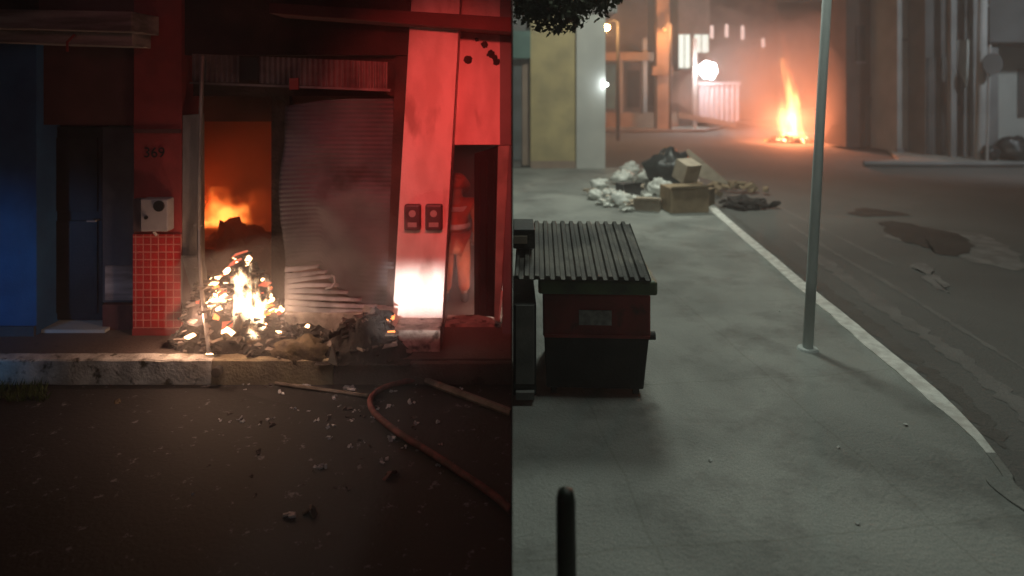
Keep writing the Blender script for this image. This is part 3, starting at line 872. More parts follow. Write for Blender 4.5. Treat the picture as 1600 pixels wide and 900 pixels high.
# body: continuous skeleton
bv = [V(0, 0, .80), V(0, .04, .95), V(0, .13, 1.13), V(0, .19, 1.23), V(0, .24, 1.33), V(0, .28, 1.42),
      V(-.19, .14, 1.16), V(-.25, .18, .95), V(-.22, .30, .76), V(-.21, .33, .68),
      V(.19, .14, 1.16), V(.25, .18, .95), V(.22, .30, .76), V(.21, .33, .68),
      V(-.09, 0, .74), V(-.10, .03, .42), V(-.11, -.02, .08), V(-.11, .10, .035),
      V(.09, 0, .74), V(.10, .03, .42), V(.11, -.02, .08), V(.11, .10, .035)]
be = [(0, 1), (1, 2), (2, 3), (3, 4), (4, 5), (2, 6), (6, 7), (7, 8), (8, 9), (2, 10), (10, 11), (11, 12), (12, 13), (0, 14), (14, 15), (15, 16), (16, 17), (0, 18), (18, 19), (19, 20), (20, 21)]
br_ = [.12, .12, .13, .055, .085, .07, .06, .042, .03, .032, .06, .042, .03, .032, .085, .06, .04, .035, .085, .06, .04, .035]
for s in (-1, 1):          # five fingers each
    wi = 9 if s < 0 else 13
    for k in range(5):
        a = (k - 2) * .016
        i0 = len(bv)
        bv += [V(s * .21 + a, .34, .65), V(s * .21 + a * 1.2 + (-.02 * s if k == (4 if s < 0 else 0) else 0), .36, .61 - .006 * (2 - abs(k - 2)))]
        be += [(wi, i0), (i0, i0 + 1)]; br_ += [.010, .008]
skin_mesh('body', bv, be, br_, M['skin'], per)
jv = bv[:3] + [bv[6], bv[7], bv[8], bv[10], bv[11], bv[12]] + [V(0, .17, 1.20)]
skin_mesh('jacket', jv, [(0, 1), (1, 2), (2, 3), (3, 4), (4, 5), (2, 6), (6, 7), (7, 8), (2, 9)], [.165, .155, .155, .08, .062, .055, .08, .062, .055, .085], M['orange'], per)
skin_mesh('trousers', [V(0, 0, .78), bv[14], bv[15], V(-.11, -.02, .14), bv[18], bv[19], V(.11, -.02, .14)], [(0, 1), (1, 2), (2, 3), (0, 4), (4, 5), (5, 6)], [.15, .11, .085, .075, .11, .085, .075], M['orange'], per)
for s in (-1, 1):
    skin_mesh('boot', [V(s * .11, -.02, .16), V(s * .11, -.02, .055), V(s * .11, .12, .05)], [(0, 1), (1, 2)], [.062, .055, .045], M['black'], per)
m = MB(); m.smooth = True
m.blob(V(0, .26, 1.40), (.125, .145, .105), .03, 1, 1, 20, 12); m.tube([V(0, .23, 1.355), V(0, .245, 1.365)], [.165, .15], 20)
m.build('helmet', M['orange'], per)
def band(z, yc, rx, ry, h=.028, nm='reflective_band'):
    b = MB(); vs = []; fs = []; n = 24
    for i in range(n):
        a = 2 * PI * i / n
        for zz in (z - h, z + h): vs.append(V(rx * math.cos(a), yc + ry * math.sin(a), zz))
    for i in range(n):
        j = (i + 1) % n; fs.append([2 * i, 2 * j, 2 * j + 1, 2 * i + 1])
    b.add(vs, fs); o = b.build(nm, M['reflect'], per); q = o.modifiers.new('t', 'SOLIDIFY'); q.thickness = .004
band(.93, .035, .172, .170); band(1.12, .12, .178, .17)
light('doorway_fire_light', 'POINT', (-.30, 7.25, .35), 6.0, (1, .72, .60), size=.03)

# ================================================================== RIGHT PLACE : setting
RZ = -.12
g = MB(); g.box(.002, 60, -6, 75, RZ - .3, RZ)
tag(g.build('road', M['asph_r']), kind='structure')
kp = [(1600, 770), (1580, 742), (1560, 715), (1530, 678), (1490, 634), (1440, 590), (1380, 541), (1320, 492), (1280, 460), (1200, 393), (1120, 325), (1096, 290), (1084, 262)]
kpts = [G(x, y, 0) for x, y in kp]
kl = [Vector((3.35, q, 0)) for q in (-6, -4, -2, 0, 1, 2, 2.8, 3.5)] + kpts
kl = smooth(kl, 5)
# pavement polygon : from the divider to the kerb line, out to the yellow building
pv = MB(); n = len(kl); vs = []; fs = []
for p in kl: vs += [(.002, p.y, 0), (p.x - .01, p.y, 0), (.002, p.y, -.4), (p.x - .01, p.y, -.4)]
for i in range(n - 1):
    a = i * 4; fs += [[a, a + 1, a + 5, a + 4]]
e = (n - 1) * 4; fs.append([e, e + 1, e + 3, e + 2])
pv.add(vs, fs)
tag(pv.build('pavement', M['pave_r'], origin=(0, 0, 0)), kind='structure')
kb = MB(); vs = []; fs = []
for i, p in enumerate(kl):
    j = .010 * noise.noise(Vector((p.x * 3, p.y * 3, 0)))
    wv = (.175 + .025 * noise.noise(Vector((p.x, p.y * 4, 3)))) * (min(1, max(.35, (p.y - 4.2) / 1.1)) if p.y > 4.2 else 1)
    vs += [(p.x - wv, p.y, -.3), (p.x - wv, p.y, .012 + j), (p.x, p.y, .010 + j), (p.x + .015, p.y, -.008), (p.x + .02, p.y, -.3)]
for i in range(n - 1):
    a = i * 5; b_ = a + 5
    for q in range(4): kb.mi = 0; fs.append([a + q, a + q + 1, b_ + q + 1, b_ + q])
fs += [[0, 1, 2, 3, 4], [(n - 1) * 5 + q for q in (4, 3, 2, 1, 0)]]
kb.add(vs, fs)
for i in range(len(kb.f)): kb.m[i] = 1 if max(kb.v[j].y for j in kb.f[i]) < 4.5 else 0
kb.m[-2] = 1
tag(kb.build('kerb', [M['kerb'], M['pave_r']], origin=(0, 0, 0)), kind='structure')

def sheet(name, pix, m_, z=RZ + .004, rag=.05):
    pts = smooth([G(x, y, z) for x, y in pix + [pix[0]]], 12)[:-1]
    pts = [p + Vector((noise.noise(p * 4.3), noise.noise(p * 4.3 + Vector((5, 5, 5))), 0)) * rag * 3 for p in pts]
    for p in pts: p.z = z
    cx_ = sum(p.x for p in pts) / len(pts); cy_ = sum(p.y for p in pts) / len(pts)
    b = MB(); b.add(pts + [Vector((cx_, cy_, z))], [(i, (i + 1) % len(pts), len(pts)) for i in range(len(pts))])
    return tag(b.build(name, m_), kind='structure')
def strip(name, pix, w_, m_, z=RZ + .004):
    pts = smooth([G(x, y, z) for x, y in pix], 26)
    vs = []; fs = []
    for i, p in enumerate(pts):
        t = (pts[min(i + 1, len(pts) - 1)] - pts[max(i - 1, 0)]).normalized(); s = Vector((t.y, -t.x, 0))
        k = w_ * (.6 + .6 * noise.noise(p * 1.7) + .5 * noise.noise(p * 9)) * min(1, i / 14 + .1, (len(pts) - 1 - i) / 14 + .1)
        vs += [p - s * k, p + s * k]
    for i in range(len(pts) - 1): fs.append([2 * i, 2 * i + 1, 2 * i + 3, 2 * i + 2])
    b = MB(); b.add(vs, fs); return tag(b.build(name, m_), kind='structure')
strip('road_track', [(1225, 345), (1300, 392), (1380, 438), (1480, 500), (1600, 575), (1700, 640)], .07, M['worn'])
strip('road_track', [(1240, 375), (1330, 440), (1400, 492), (1500, 560), (1600, 640), (1700, 720)], .16, M['worn'])
strip('road_track', [(1190, 310), (1260, 345), (1340, 385), (1400, 415)], .06, M['worn'])
strip('gutter', [(1140, 333), (1220, 398), (1300, 462), (1400, 540), (1500, 622), (1570, 700)], .16, M['gutter'])
sheet('road_patch', [(1425, 415), (1442, 412), (1475, 445), (1468, 452)], M['worn_p'], RZ + .008)
sheet('dust_patch', [(1480, 392), (1420, 378), (1380, 366), (1500, 362), (1560, 378), (1600, 408), (1580, 420), (1520, 410)], M['worn_p'], RZ + .006)
sheet('road_hole', [(1372, 350), (1400, 345), (1450, 356), (1508, 372), (1512, 395), (1495, 402), (1440, 385), (1395, 368)], M['worn_d'], RZ + .010)
sheet('road_hole', [(1325, 332), (1350, 325), (1385, 328), (1420, 335), (1380, 338), (1345, 337)], M['worn_d'], RZ + .010)
# sheet('road_stain', [(1600, 470), (1530, 440), (1480, 430), (1500, 460), (1560, 500), (1600, 530)], M['worn_d'], RZ + .006)
# pavements across the junction
g = MB(); g.prism([(11.5, 20.9, RZ - .2), (60, 20.4, RZ - .2), (60, 75, RZ - .2), (16.5, 75, RZ - .2), (15.2, 26, RZ - .2), (13.3, 22.0, RZ - .2)], .32)
tag(g.build('pavement', M['pave_r']), kind='structure')
g = MB(); g.prism([(.01, 35.5, RZ - .2), (10.6, 35.5, RZ - .2), (12.6, 38.5, RZ - .2), (14.2, 75, RZ - .2), (.01, 75, RZ - .2)], .32)
tag(g.build('pavement', M['pave_r']), kind='structure')
kx = MB(); kx.tube([(11.45, 20.85, -.02), (13.3, 20.75, -.02), (60, 20.3, -.02)], .09, 6); tag(kx.build('kerb', M['grey_r']), kind='structure')
kx = MB(); kx.tube([(.1, 35.4, -.02), (10.6, 35.4, -.02), (12.6, 38.3, -.02), (14.2, 70, -.02)], .10, 6); tag(kx.build('kerb', M['grey_r']), kind='structure')

# ---------------- yellow and white corner building
D = 19.6
yb = empty('corner_building', (2.0, D, 0), 'yellow and white corner building behind the rubbish on the pavement', 'building')
m = MB(); m.box(P(829, 0, D).x, P(900, 0, D).x, D, D + 2.5, 0, 5.2); m.build('yellow_wall', M['yellow'], yb)
m = MB(); m.box(P(900, 0, D).x + .002, P(945, 0, D).x, D - .12, D + 2.5, 0, P(0, 22, D).z); m.build('white_wall', M['white_r'], yb)
m = MB(); m.box(.006, P(829, 0, D).x - .002, D + .25, D + 2.5, 0, 5.0); m.build('shop_wall', M['grey_r'], yb)
m = MB(); m.pbox(801, 90, 815, 250, D + .18, .06); m.build('door', M['bluegrey'], yb)
m = MB(); m.pbox(816, 100, 828, 258, D + .16, .08); m.build('door_frame', M['tan_r'], yb)
m = MB(); m.pbox(801, 48, 829, 91, D - .25, .4); m.build('sign_board', M['teal'], yb)
m = MB(); m.box(P(829, 0, D).x, P(900, 0, D).x, D - .05, D - .002, 0, .22); m.build('skirting', M['tan_r'], yb)
lo = MB(); c = P(946, 132, D - .1); lo.blob((c.x + .02, D - .16, c.z), (.055, .05, .045), 0, 1, 1, 10, 6); lo.build('wall_lamp', M['lamp_s'], yb)
light('wall_lamp_light', 'POINT', (c.x + .02, D - .30, c.z), 8, (.9, 1, 1), size=.03)
m = MB(); m.box(P(905, 0, D).x, P(962, 0, D).x, D - .3, D + 2.5, P(0, 22, D).z + .02, P(0, -10, D).z); m.build('roof_edge', M['grey_l'], yb)

# ---------------- far left porch building
D = 38.0
pb_ = empty('porch_building', (7.2, D, 0), 'brown building with a pillared porch and low tan parapet across the junction', 'building')
m = MB(); m.box(.1, P(1024, 0, D).x, D + 2.2, D + 6, 0, 10.5); m.build('wall', M['brown'], pb_)
m = MB(); m.box(.1, P(1060, 0, D).x, D, D + .2, RZ, P(0, 176, D).z); m.build('parapet', M['tan_r'], pb_)
m = MB(); m.box(.1, P(1024, 0, D).x, D - .3, D + 2.2, P(0, 95, D).z, P(0, 82, D).z); m.build('porch_roof', M['tan_r'], pb_)
for px, w_ in ((969, 9), (1008, 7)):
    m = MB(); m.box(P(px - w_ / 2, 0, D - .1).x, P(px + w_ / 2, 0, D - .1).x, D - .1, D + .35, P(0, 176, D).z, P(0, 60 if px > 1000 else 95, D).z); m.build('porch_pillar', M['grey_l'], pb_)
m = MB(); m.pbox(947, 100, 962, 170, D + 2.1, .08); m.build('doorway', M['teal'], pb_)
m = MB(); m.pbox(980, 110, 1000, 168, D + 2.1, .08); m.build('window', M['glass_d'], pb_)
# warm lit column with sodium lamp
cm = MB(); D2 = 36.5
cm.box(P(1026, 0, D2).x, P(1046, 0, D2).x, D2, D2 + .7, 0, P(0, -12, D2).z); cm.box(P(1018, 0, D2).x, P(1050, 0, D2).x, D2 - .25, D2 - .002, P(0, 118, D2).z, P(0, 104, D2).z)
tag(cm.build('gate_column', M['tan_r']), 'tall orange lit square column with a ledge at mid height across the junction', 'column')
def street_lamp(name, px, py, d, lens, e, c, r, label, arm=0.5, base=0.0):
    p = P(px, py, d); t = empty(name, (p.x + arm, d + .2, base), label, 'lamp')
    b = MB(); b.tube([(p.x + arm, d + .2, base), (p.x + arm, d + .2, p.z + .25), (p.x + arm * .6, d + .1, p.z + .38), (p.x, d, p.z + .16)], [.09, .07, .05, .04], 8); b.build('pole', M['grey_d'], t)
    b = MB(); b.blob((p.x, d, p.z), (r, r * .8, r * .75), 0, 1, 1, 12, 8); b.build('lamp_lens', lens, t)
    b = MB(); b.tube([(p.x, d, p.z + r * .7), (p.x, d, p.z + r * 1.3)], [r * 1.2, r * .6], 12); b.build('lamp_shade', M['grey_d'], t)
    light(name + '_light', 'POINT', (p.x, d - r - .25, p.z - .1), e, c, size=.1)
    return t
street_lamp('street_lamp', 947, 43, 30, M['lamp_o'], 260, (1, .48, .17), .17, 'warm orange street lamp glowing at the top corner of the white wall', .6, RZ)
street_lamp('street_lamp', 1039, 46, 35.4, M['ember_o'], 420, (1, .40, .15), .12, 'small dim orange lamp before the tall lit column', .35, 0)
# bright floodlight on the gate
fl = empty('floodlight', (P(1086, 0, 37).x, 37, 0), 'dazzling white floodlight on a post over the pale metal gate', 'lamp')
m = MB(); m.box(P(1083, 0, 37).x, P(1089, 0, 37).x, 37, 37.2, 0, P(0, 60, 37).z); m.build('post', M['grey_l'], fl)
m = MB(); m.smooth = True; c = P(1106, 110, 36.7); m.blob(c, (.46, .3, .42), .45, 2, 1.5, 16, 12); m.build('lamp_lens', M['lamp_w'], fl)
m = MB(); m.box(c.x - .4, c.x + .4, 37.02, 37.2, c.z - .35, c.z + .4); m.build('housing', M['grey_d'], fl)
light('floodlight_light', 'POINT', P(1108, 110, 36.1), 420, (.95, .98, 1), size=.2)
gt = MB(); corrug(1092, 1156, 130, 130, 190, 190, 37.6, .3, .04, gt)
gt.box(P(1090, 0, 37.5).x, P(1158, 0, 37.5).x, 37.45, 37.54, P(0, 133, 37.5).z, P(0, 128, 37.5).z)
tag(gt.build('metal_gate', M['gate']), 'pale ribbed metal gate lit white under the floodlight', 'gate')
ws = MB(); ws.slab([P(1060, 184, 36.2), P(1150, 200, 36.2), P(1150, 192, 36.2), P(1060, 175, 36.2)], .25)
tag(ws.build('low_wall', M['grey_l']), 'low pale sloping wall along the pavement below the gate', 'wall')
# grey block with lit windows
D = 42.0
gb = empty('lit_block', (P(1085, 0, D).x, D, 0), 'grey upper floor block with two bright windows above the floodlight', 'building')
m = MB(); m.box(P(1060, 0, D).x, P(1109, 0, D).x, D, D + 5, 0, 9.8); m.build('wall', M['grey_l'], gb)
for (u, v, s, t) in ((1060, 52, 1079, 108), (1084, 52, 1108, 84)):
    m = MB(); m.pbox(u + 1, v + 1, s - 1, t - 1, D - .05, .04); wf = m.build('window', M['win_lit'], gb)
    m = MB(); m.pbox(u, v, s, v + 2, D - .09, .08); m.pbox(u, t - 2, s, t, D - .09, .08); m.pbox((u + s) / 2 - .6, v + 2, (u + s) / 2 + .6, t - 2, D - .09, .03); m.build('frame', M['grey_l'], wf)
# side wing between column and floodlight
m = MB(); m.box(P(1047, 0, 39).x, P(1088, 0, 39).x, 39.0, 41.9, 0, P(0, 110, 39).z)
tag(m.build('garage_building', M['brown']), 'low brown garage between the lit column and the floodlight post', 'building')
# long hazy building behind gate with a row of little windows
D = 46.0
hb = empty('balcony_building', (P(1165, 0, D).x, D, 0), 'hazy reddish building with a row of little upper windows left of the street fire', 'building')
m = MB(); m.box(P(1109, 0, D).x + .01, P(1215, 0, D).x, D, D + 10, 0, 12); m.build('wall', M['brown'], hb)
for px, t_, b__ in ((1106, 40, 60), (1129, 38, 58), (1154, 40, 62), (1186, 60, 74)):
    m = MB(); m.pbox(px + 4, t_, px + 9, b__, D - .06, .05); m.build('window', M['win_dim'], hb)
# far end building closing the street, in the smoke
m = MB(); D = 66; m.box(P(1150, 0, D).x, P(1420, 0, D).x, D, D + 6, 0, 11)
eb = empty('end_building', (P(1270, 0, D).x, D, 0), 'far grey building closing the smoky street behind the fire', 'building')
m.build('wall', M['grey_d'], eb)
for i in range(6):
    m = MB(); m.pbox(1225 + i * 22, 60, 1236 + i * 22, 78, D - .06, .05); m.build('window', M['glass_d'], eb)

# ---------------- right-hand row of buildings
def bld(name, px0_, px1_, d, h, m_, label, depth=6.0, base=0.0):
    t = empty(name, (P((px0_ + px1_) / 2, 0, d).x, d, base), label, 'building')
    m = MB(); m.box(P(px0_, 0, d).x, P(px1_, 0, d).x, d, d + depth, base, h); m.build('wall', m_, t)
    return t
t = bld('smoky_building', 1322, 1401, 26.0, 9, M['brown_d'], 'brown building half lost in smoke right of the street fire', 1.9)
for u in (1338, 1372):
    m = MB(); m.pbox(u, 40, u + 14, 95, 25.94, .05); w0 = m.build('window', M['glass_d'], t)
    m = MB(); m.pbox(u - 1, 96, u + 15, 99, 25.9, .09); m.build('sill', M['grey_r'], w0)
m = MB(); m.pbox(1352, 150, 1376, 228, 25.94, .05); m.build('door', M['grey_d'], t)
t = bld('pale_building', 1402, 1445, 24.2, 8, M['grey_l'], 'pale grey pink narrow building front between two darker ones', 2.5)
m = MB(); m.pbox(1402, 232, 1445, 238, 24.1, .09); m.build('plinth', M['grey_r'], t)
m = MB(); m.pbox(1412, 60, 1436, 64, 24.12, .07); m.build('string_course', M['grey_r'], t)
t = bld('dark_building', 1445.5, 1491, 23.2, 8, M['grey_d'], 'dark grey shopfront left of the greenish white sign', 4)
m = MB(); corrug(1450, 1488, 90, 90, 240, 240, 23.14, .25, .02, m); m.build('shutter', M['grey_d'], t)
t = bld('sign_building', 1491.5, 1560, 22.8, 8, M['grey_r'], 'grey building front with a tall greenish white sign panel', 4)
m = MB(); m.slab([P(1497, 62, 22.7), P(1516, 62, 22.7), P(1511, 136, 22.7), P(1497, 108, 22.7)][::-1], .06); m.build('sign_panel', M['white_r'], t)
m = MB(); m.pbox(1490, 120, 1501, 165, 22.68, .1); m.build('wall_box', M['grey_d'], t)
for u in (1486, 1521):
    m = MB(); m.pbox(u, -30, u + 9, 246, 22.5, .2); m.build('pilaster', M['grey_r'], t)
t = bld('white_wall_building', 1558, 1700, 25.0, 4.25, M['white_r'], 'white walled building with a dark doorway under a grey overhang at right', 5)
m = MB(); m.pbox(1591, 108, 1615, 184, 24.94, .05); m.build('door', M['grey_d'], t)
m = MB(); a = P(1546, 0, 22.4); m.box(P(1546, 0, 22.4).x, 24, 22.4, 27, P(0, 66, 22.4).z, 8); m.build('overhang', M['grey_d'], t)
# poles on the right
up = empty('utility_pole', (P(1537, 0, 21.9).x, 21.9, 0), 'pale concrete utility pole in front of the grey building at right', 'pole')
m = MB(); m.tube([(P(1531, 0, 21.9).x, 21.9, 0), (P(1538, 0, 21.9).x, 21.9, 8)], [.17, .12], 12); m.build('shaft', M['grey_l'], up)
m = MB(); m.tube([(P(1530, 0, 21.9).x, 21.9, 5.2), (P(1545, 0, 21.9).x, 21.9, 5.25)], .05, 8); m.build('clamp', M['grey_d'], up)
sg = empty('round_sign', (P(1545, 0, 21.4).x, 21.4, 0), 'dark round sign seen from behind on a thin pale post', 'sign')
m = MB(); m.tube([(P(1542, 0, 21.4).x, 21.4, 0), (P(1547, 0, 21.4).x, 21.4, P(0, 70, 21.4).z)], .04, 8); m.build('post', M['grey_l'], sg)
m = MB(); c = P(1550, 100, 21.3); m.tube([(c.x, 21.26, c.z), (c.x + .03, 21.34, c.z)], .36, 22); sd = m.build('sign_plate', M['grey_d'], sg)
sd.scale = (.72, 1, 1); sd.location.x += (c.x - wloc(sg).x) * .28
# dark sacks by the white wall
for (u, zr, r, l) in ((1584, .42, .55, 'large black rounded rubbish sack against the white wall at far right'), (1548, .26, .28, 'smaller black rubbish sack left of the large black one')):
    m = MB(); m.smooth = True; c = P(u, 0, 21.6); m.blob((c.x, 21.6, zr * .92), (r, r * .8, zr), .25, 2, u, 20, 14)
    tag(m.build('rubbish_sack', M['bag_d']), l, 'rubbish sack', 'black sacks by the white wall')

# ---------------- street fire
D = 29.5
fp = P(1235, 0, D)
FS = fire_volume('street_fire', 1.8, .50, 2.2, .22, (1, .16, .06), (1, .36, .14), .45, .6, 2.0)
flame('street_flame', (fp.x, D, RZ), .55, .5, 5.2, FS, 'faint tall red streak of flame above the far street fire').rotation_euler = (0, R(-3), 0)
FS2 = fire_volume('street_fire_core', 1.9, .47, 12, .30, (1, .20, .04), (1, .52, .16), .75, .5, 2.4)
flame('street_flame', (fp.x + .12, D - .15, RZ + .03), .66, .55, 3.9, FS2, 'bright yellow teardrop flame of the far street fire').rotation_euler = (0, R(-7), 0)
hp4 = mound('burning_rubbish', fp.x, D, 1.1, .8, .30, HM, 120, .12, '', '', 12.1, embers=.3, base=RZ)
tag(hp4, 'low dark heap of burning rubbish under the far street fire', 'burning heap', kind='stuff')
light('street_fire_light', 'POINT', (fp.x, D - .1, .95), 2100, (1, .27, .11), size=.16)
sm = MB(); sm.blob((fp.x + .2, 30.5, 2.6), (4.6, 4.0, 3.8), .35, 1.6, 4.2, 24, 16)
tag(sm.build('smoke', smoke_mat('street_smoke', .17, (.75, .70, .70), .35, .25, .75)), 'grey smoke hanging over the far street fire', 'smoke', kind='stuff')

# ---------------- tall thin pole on the pavement reaching above the frame
bp0 = G(1262, 546, 0); dP = bp0.y
pl = empty('sign_pole', (bp0.x, dP, 0), 'tall pale grey metal pole standing on the pavement near the kerb', 'pole')
top = P(1292, 0, dP); dr_ = (top - bp0); tt = bp0 + dr_ * (5.6 / dr_.z)
m = MB(); m.smooth = True; m.tube([bp0 - Vector((0, 0, .01)), bp0 + dr_ * .2, bp0 + dr_ * .55, bp0 + dr_ * .56, tt], [.048, .048, .047, .044, .042], 16); m.build('shaft', M['metal_pole'], pl)
m = MB(); m.tube([bp0 + Vector((0, 0, .001)), bp0 + Vector((0, 0, .02))], [.10, .09], 16); m.build('foot_plate', M['metal_pole'], pl)
m = MB(); m.tube([tt - dr_ * .02, tt + Vector((.04, .02, .12))], [.06, .03], 12); m.build('cap', M['metal_pole'], pl)

# ---------------- dark post stub in the foreground
bo_ = P(884, 764, 2.75)
m = MB(); m.smooth = True; m.tube([(bo_.x + .012, 2.80, .0), (bo_.x, 2.75, bo_.z - .05), (bo_.x, 2.75, bo_.z - .01), (bo_.x, 2.75, bo_.z)], [.046, .042, .034, .012], 14)
tag(m.build('bollard', M['post_green']), 'dark green round topped bollard close by at the bottom of the pavement', 'bollard')

# ---------------- red waste container
wc = empty('waste_container', (.70, 5.25, 0), 'red and black waste container with a ribbed lid and green rim on the pavement', 'waste container')
rot = R(-2.5)
def rotv(b, c=(.70, 5.25)):
    for i, q in enumerate(b.v):
        dx, dy = q.x - c[0], q.y - c[1]
        b.v[i] = Vector((c[0] + dx * math.cos(rot) - dy * math.sin(rot), c[1] + dx * math.sin(rot) + dy * math.cos(rot), q.z))
    return b
L0, L1, Y0, Y1 = .265, 1.125, 5.25, 6.25
m = MB(); m.slab([(L0 + .02, Y0 + .05, .07), (L1 - .04, Y0 + .05, .07), (L1, Y0 + .02, .50), (L0, Y0 + .02, .50)], Y1 - Y0 - .05); rotv(m).build('lower_body', M['bin_dark'], wc, bevel=.012)
m = MB(); m.box(L0 - .01, L1 + .01, Y0, Y1, .503, .87); rotv(m).build('upper_body', M['red_bin'], wc, bevel=.02)
m = MB(); m.box(L0 + .0, L1 - .0, Y0 - .018, Y0 - .001, .515, .535); rotv(m).build('body_seam', M['red_bin'], wc)
m = MB(); m.box(P(905, 0, 5.23).x, P(956, 0, 5.23).x, Y0 - .010, Y0 - .001, P(0, 509, 5.23).z, P(0, 486, 5.23).z); rotv(m).build('label_plate', M['label'], wc)
m = MB(); m.box(L0 - .05, L1 + .06, Y0 - .04, Y1 + .04, .873, .99); rotv(m).build('rim', M['green_rim'], wc, bevel=.02)
m = MB(); m.tube([(L1 + .005, Y0 + .25, .44), (L1 + .09, Y0 + .25, .44)], .035, 12); rotv(m).build('trunnion', M['bin_dark'], wc)
lid = MB(); vs = []; fs = []; n = 13 * 8
for i in range(n + 1):
    t = i / n; x = .02 + (1.13 - .02) * t
    o_ = .014 * (1 if (i % 8) < 4 else -1) if 0 < i < n else 0
    vs += [(x, Y0 - .05, 1.015 + o_), (x - .01, Y1 + .10, 1.22 + o_), (x - .01, Y1 + .10, 1.19 + o_), (x, Y0 - .05, .993 + o_ * .2)]
for i in range(n):
    a = i * 4; b_ = a + 4
    for q in range(4): fs.append([a + q, a + (q + 1) % 4, b_ + (q + 1) % 4, b_ + q])
fs += [[0, 3, 2, 1], [n * 4, n * 4 + 1, n * 4 + 2, n * 4 + 3]]
lid.add(vs, fs); rotv(lid).build('lid', M['lid'], wc, bevel=.004)
m = MB(); m.slab([(.0 + .03, Y1 - .02, .993), (1.12, Y1 - .02, .993), (1.12, Y1 - .02, 1.17), (.03, Y1 - .02, 1.17)], .08); rotv(m).build('hinge_board', M['bin_dark'], wc)
for (x, y) in ((L0 + .08, Y0 + .12), (L1 - .10, Y0 + .12), (L0 + .08, Y1 - .15), (L1 - .10, Y1 - .15)):
    m = MB(); m.tube([(x - .025, y, .055), (x + .025, y, .055)], .053, 14); rotv(m).build('wheel', M['black'], wc)
# pale board unit at its left and crate on the lid
pu = empty('pale_cabinet', (.12, 5.2, 0), 'pale grey narrow cabinet pressed against the left side of the waste container', 'cabinet')
m = MB(); m.box(.01, P(838, 0, 5.2).x, 5.2, 6.0, .06, .80); m.build('carcass', M['bin_dark'], pu, bevel=.008)
m = MB(); m.box(P(806, 0, 5.18).x, P(835, 0, 5.18).x, 5.185, 5.198, .16, .80); m.build('front_board', M['pale_board'], pu, bevel=.004)
m = MB(); m.box(P(806, 0, 5.16).x, P(835, 0, 5.16).x, 5.15, 5.198, .05, .11); m.build('foot_rail', M['pale_board'], pu)
cr_ = empty('crate', (.10, 5.75, 1.15), 'dark crate with a tan patch resting on the left end of the ribbed lid', 'crate')
m = MB(); m.box(.01, P(836, 0, 5.6).x, 5.6, 6.05, 1.15, 1.32); m.build('crate_body', M['bin_dark'], cr_, bevel=.01)
m = MB(); m.box(.012, P(824, 0, 5.58).x, 5.585, 5.598, 1.20, 1.265); m.build('tan_patch', M['card_l'], cr_)

# ---------------- rubbish on the pavement corner
def bag(px, py, r, m_, label, seed, nm='rubbish_bag', cat='rubbish bag', z=0.0, sq=.75, group='white bags in the rubbish pile'):
    c = G(px, py, z); b = MB(); b.smooth = True
    b.blob((c.x, c.y, z + r * sq * .8), (r, r * .85, r * sq), .55, 2.4, seed, 22, 14)
    b.tube([(c.x, c.y, z + r * sq * 1.4), (c.x + .03, c.y, z + r * sq * 1.9)], [r * .12, r * .22], 8)
    return tag(b.build(nm, m_), label, cat, group)
bag(930, 312, .16, M['bag_w'], 'small white bag at the far left tip of the rubbish pile', 1.1)
bag(936, 297, .20, M['bag_w'], 'white bag behind the leftmost small one', 2.2)
bag(968, 322, .22, M['bag_w'], 'white bag at the front left of the rubbish pile', 3.3)
bag(952, 306, .18, M['bag_w'], 'flat greenish white bag between the left tip and the dark box', 4.6, sq=.5)
bag(973, 288, .26, M['bag_w'], 'white bag behind the dark box in the rubbish pile', 4.4)
bag(1010, 287, .24, M['bag_w'], 'white bag at the back middle of the rubbish pile', 5.5)
bag(1030, 305, .26, M['bag_w'], 'white bag in the middle next to the tan cardboard box', 6.6)
bag(985, 272, .24, M['bag_w'], 'greyish bag furthest back in the rubbish pile', 7.7)
bag(1025, 268, .30, M['grey_r'], 'grey sack behind the rubbish pile near the wall corner', 8.1)
rw = random.Random(5)
for k, (u, v, q) in enumerate(((922, 305, .09), (945, 322, .10), (958, 316, .12), (990, 324, .11), (1003, 312, .13), (1018, 322, .12), (1000, 296, .12), (1040, 318, .12), (978, 331, .08), (1036, 288, .13))):
    c = G(u, v, 0); b = MB()
    for j in range(5): b.shard((c.x + rw.uniform(-q, q) * 1.3, c.y + rw.uniform(-q, q), .03 + rw.random() * .10), q, seed=900 + k * 9 + j)
    tag(b.build('paper_scrap', M['bag_w'] if k % 3 else M['card_l']), 'crumpled pale paper scrap lying loose among the white rubbish bags', 'paper scrap', 'paper scraps in the rubbish pile')
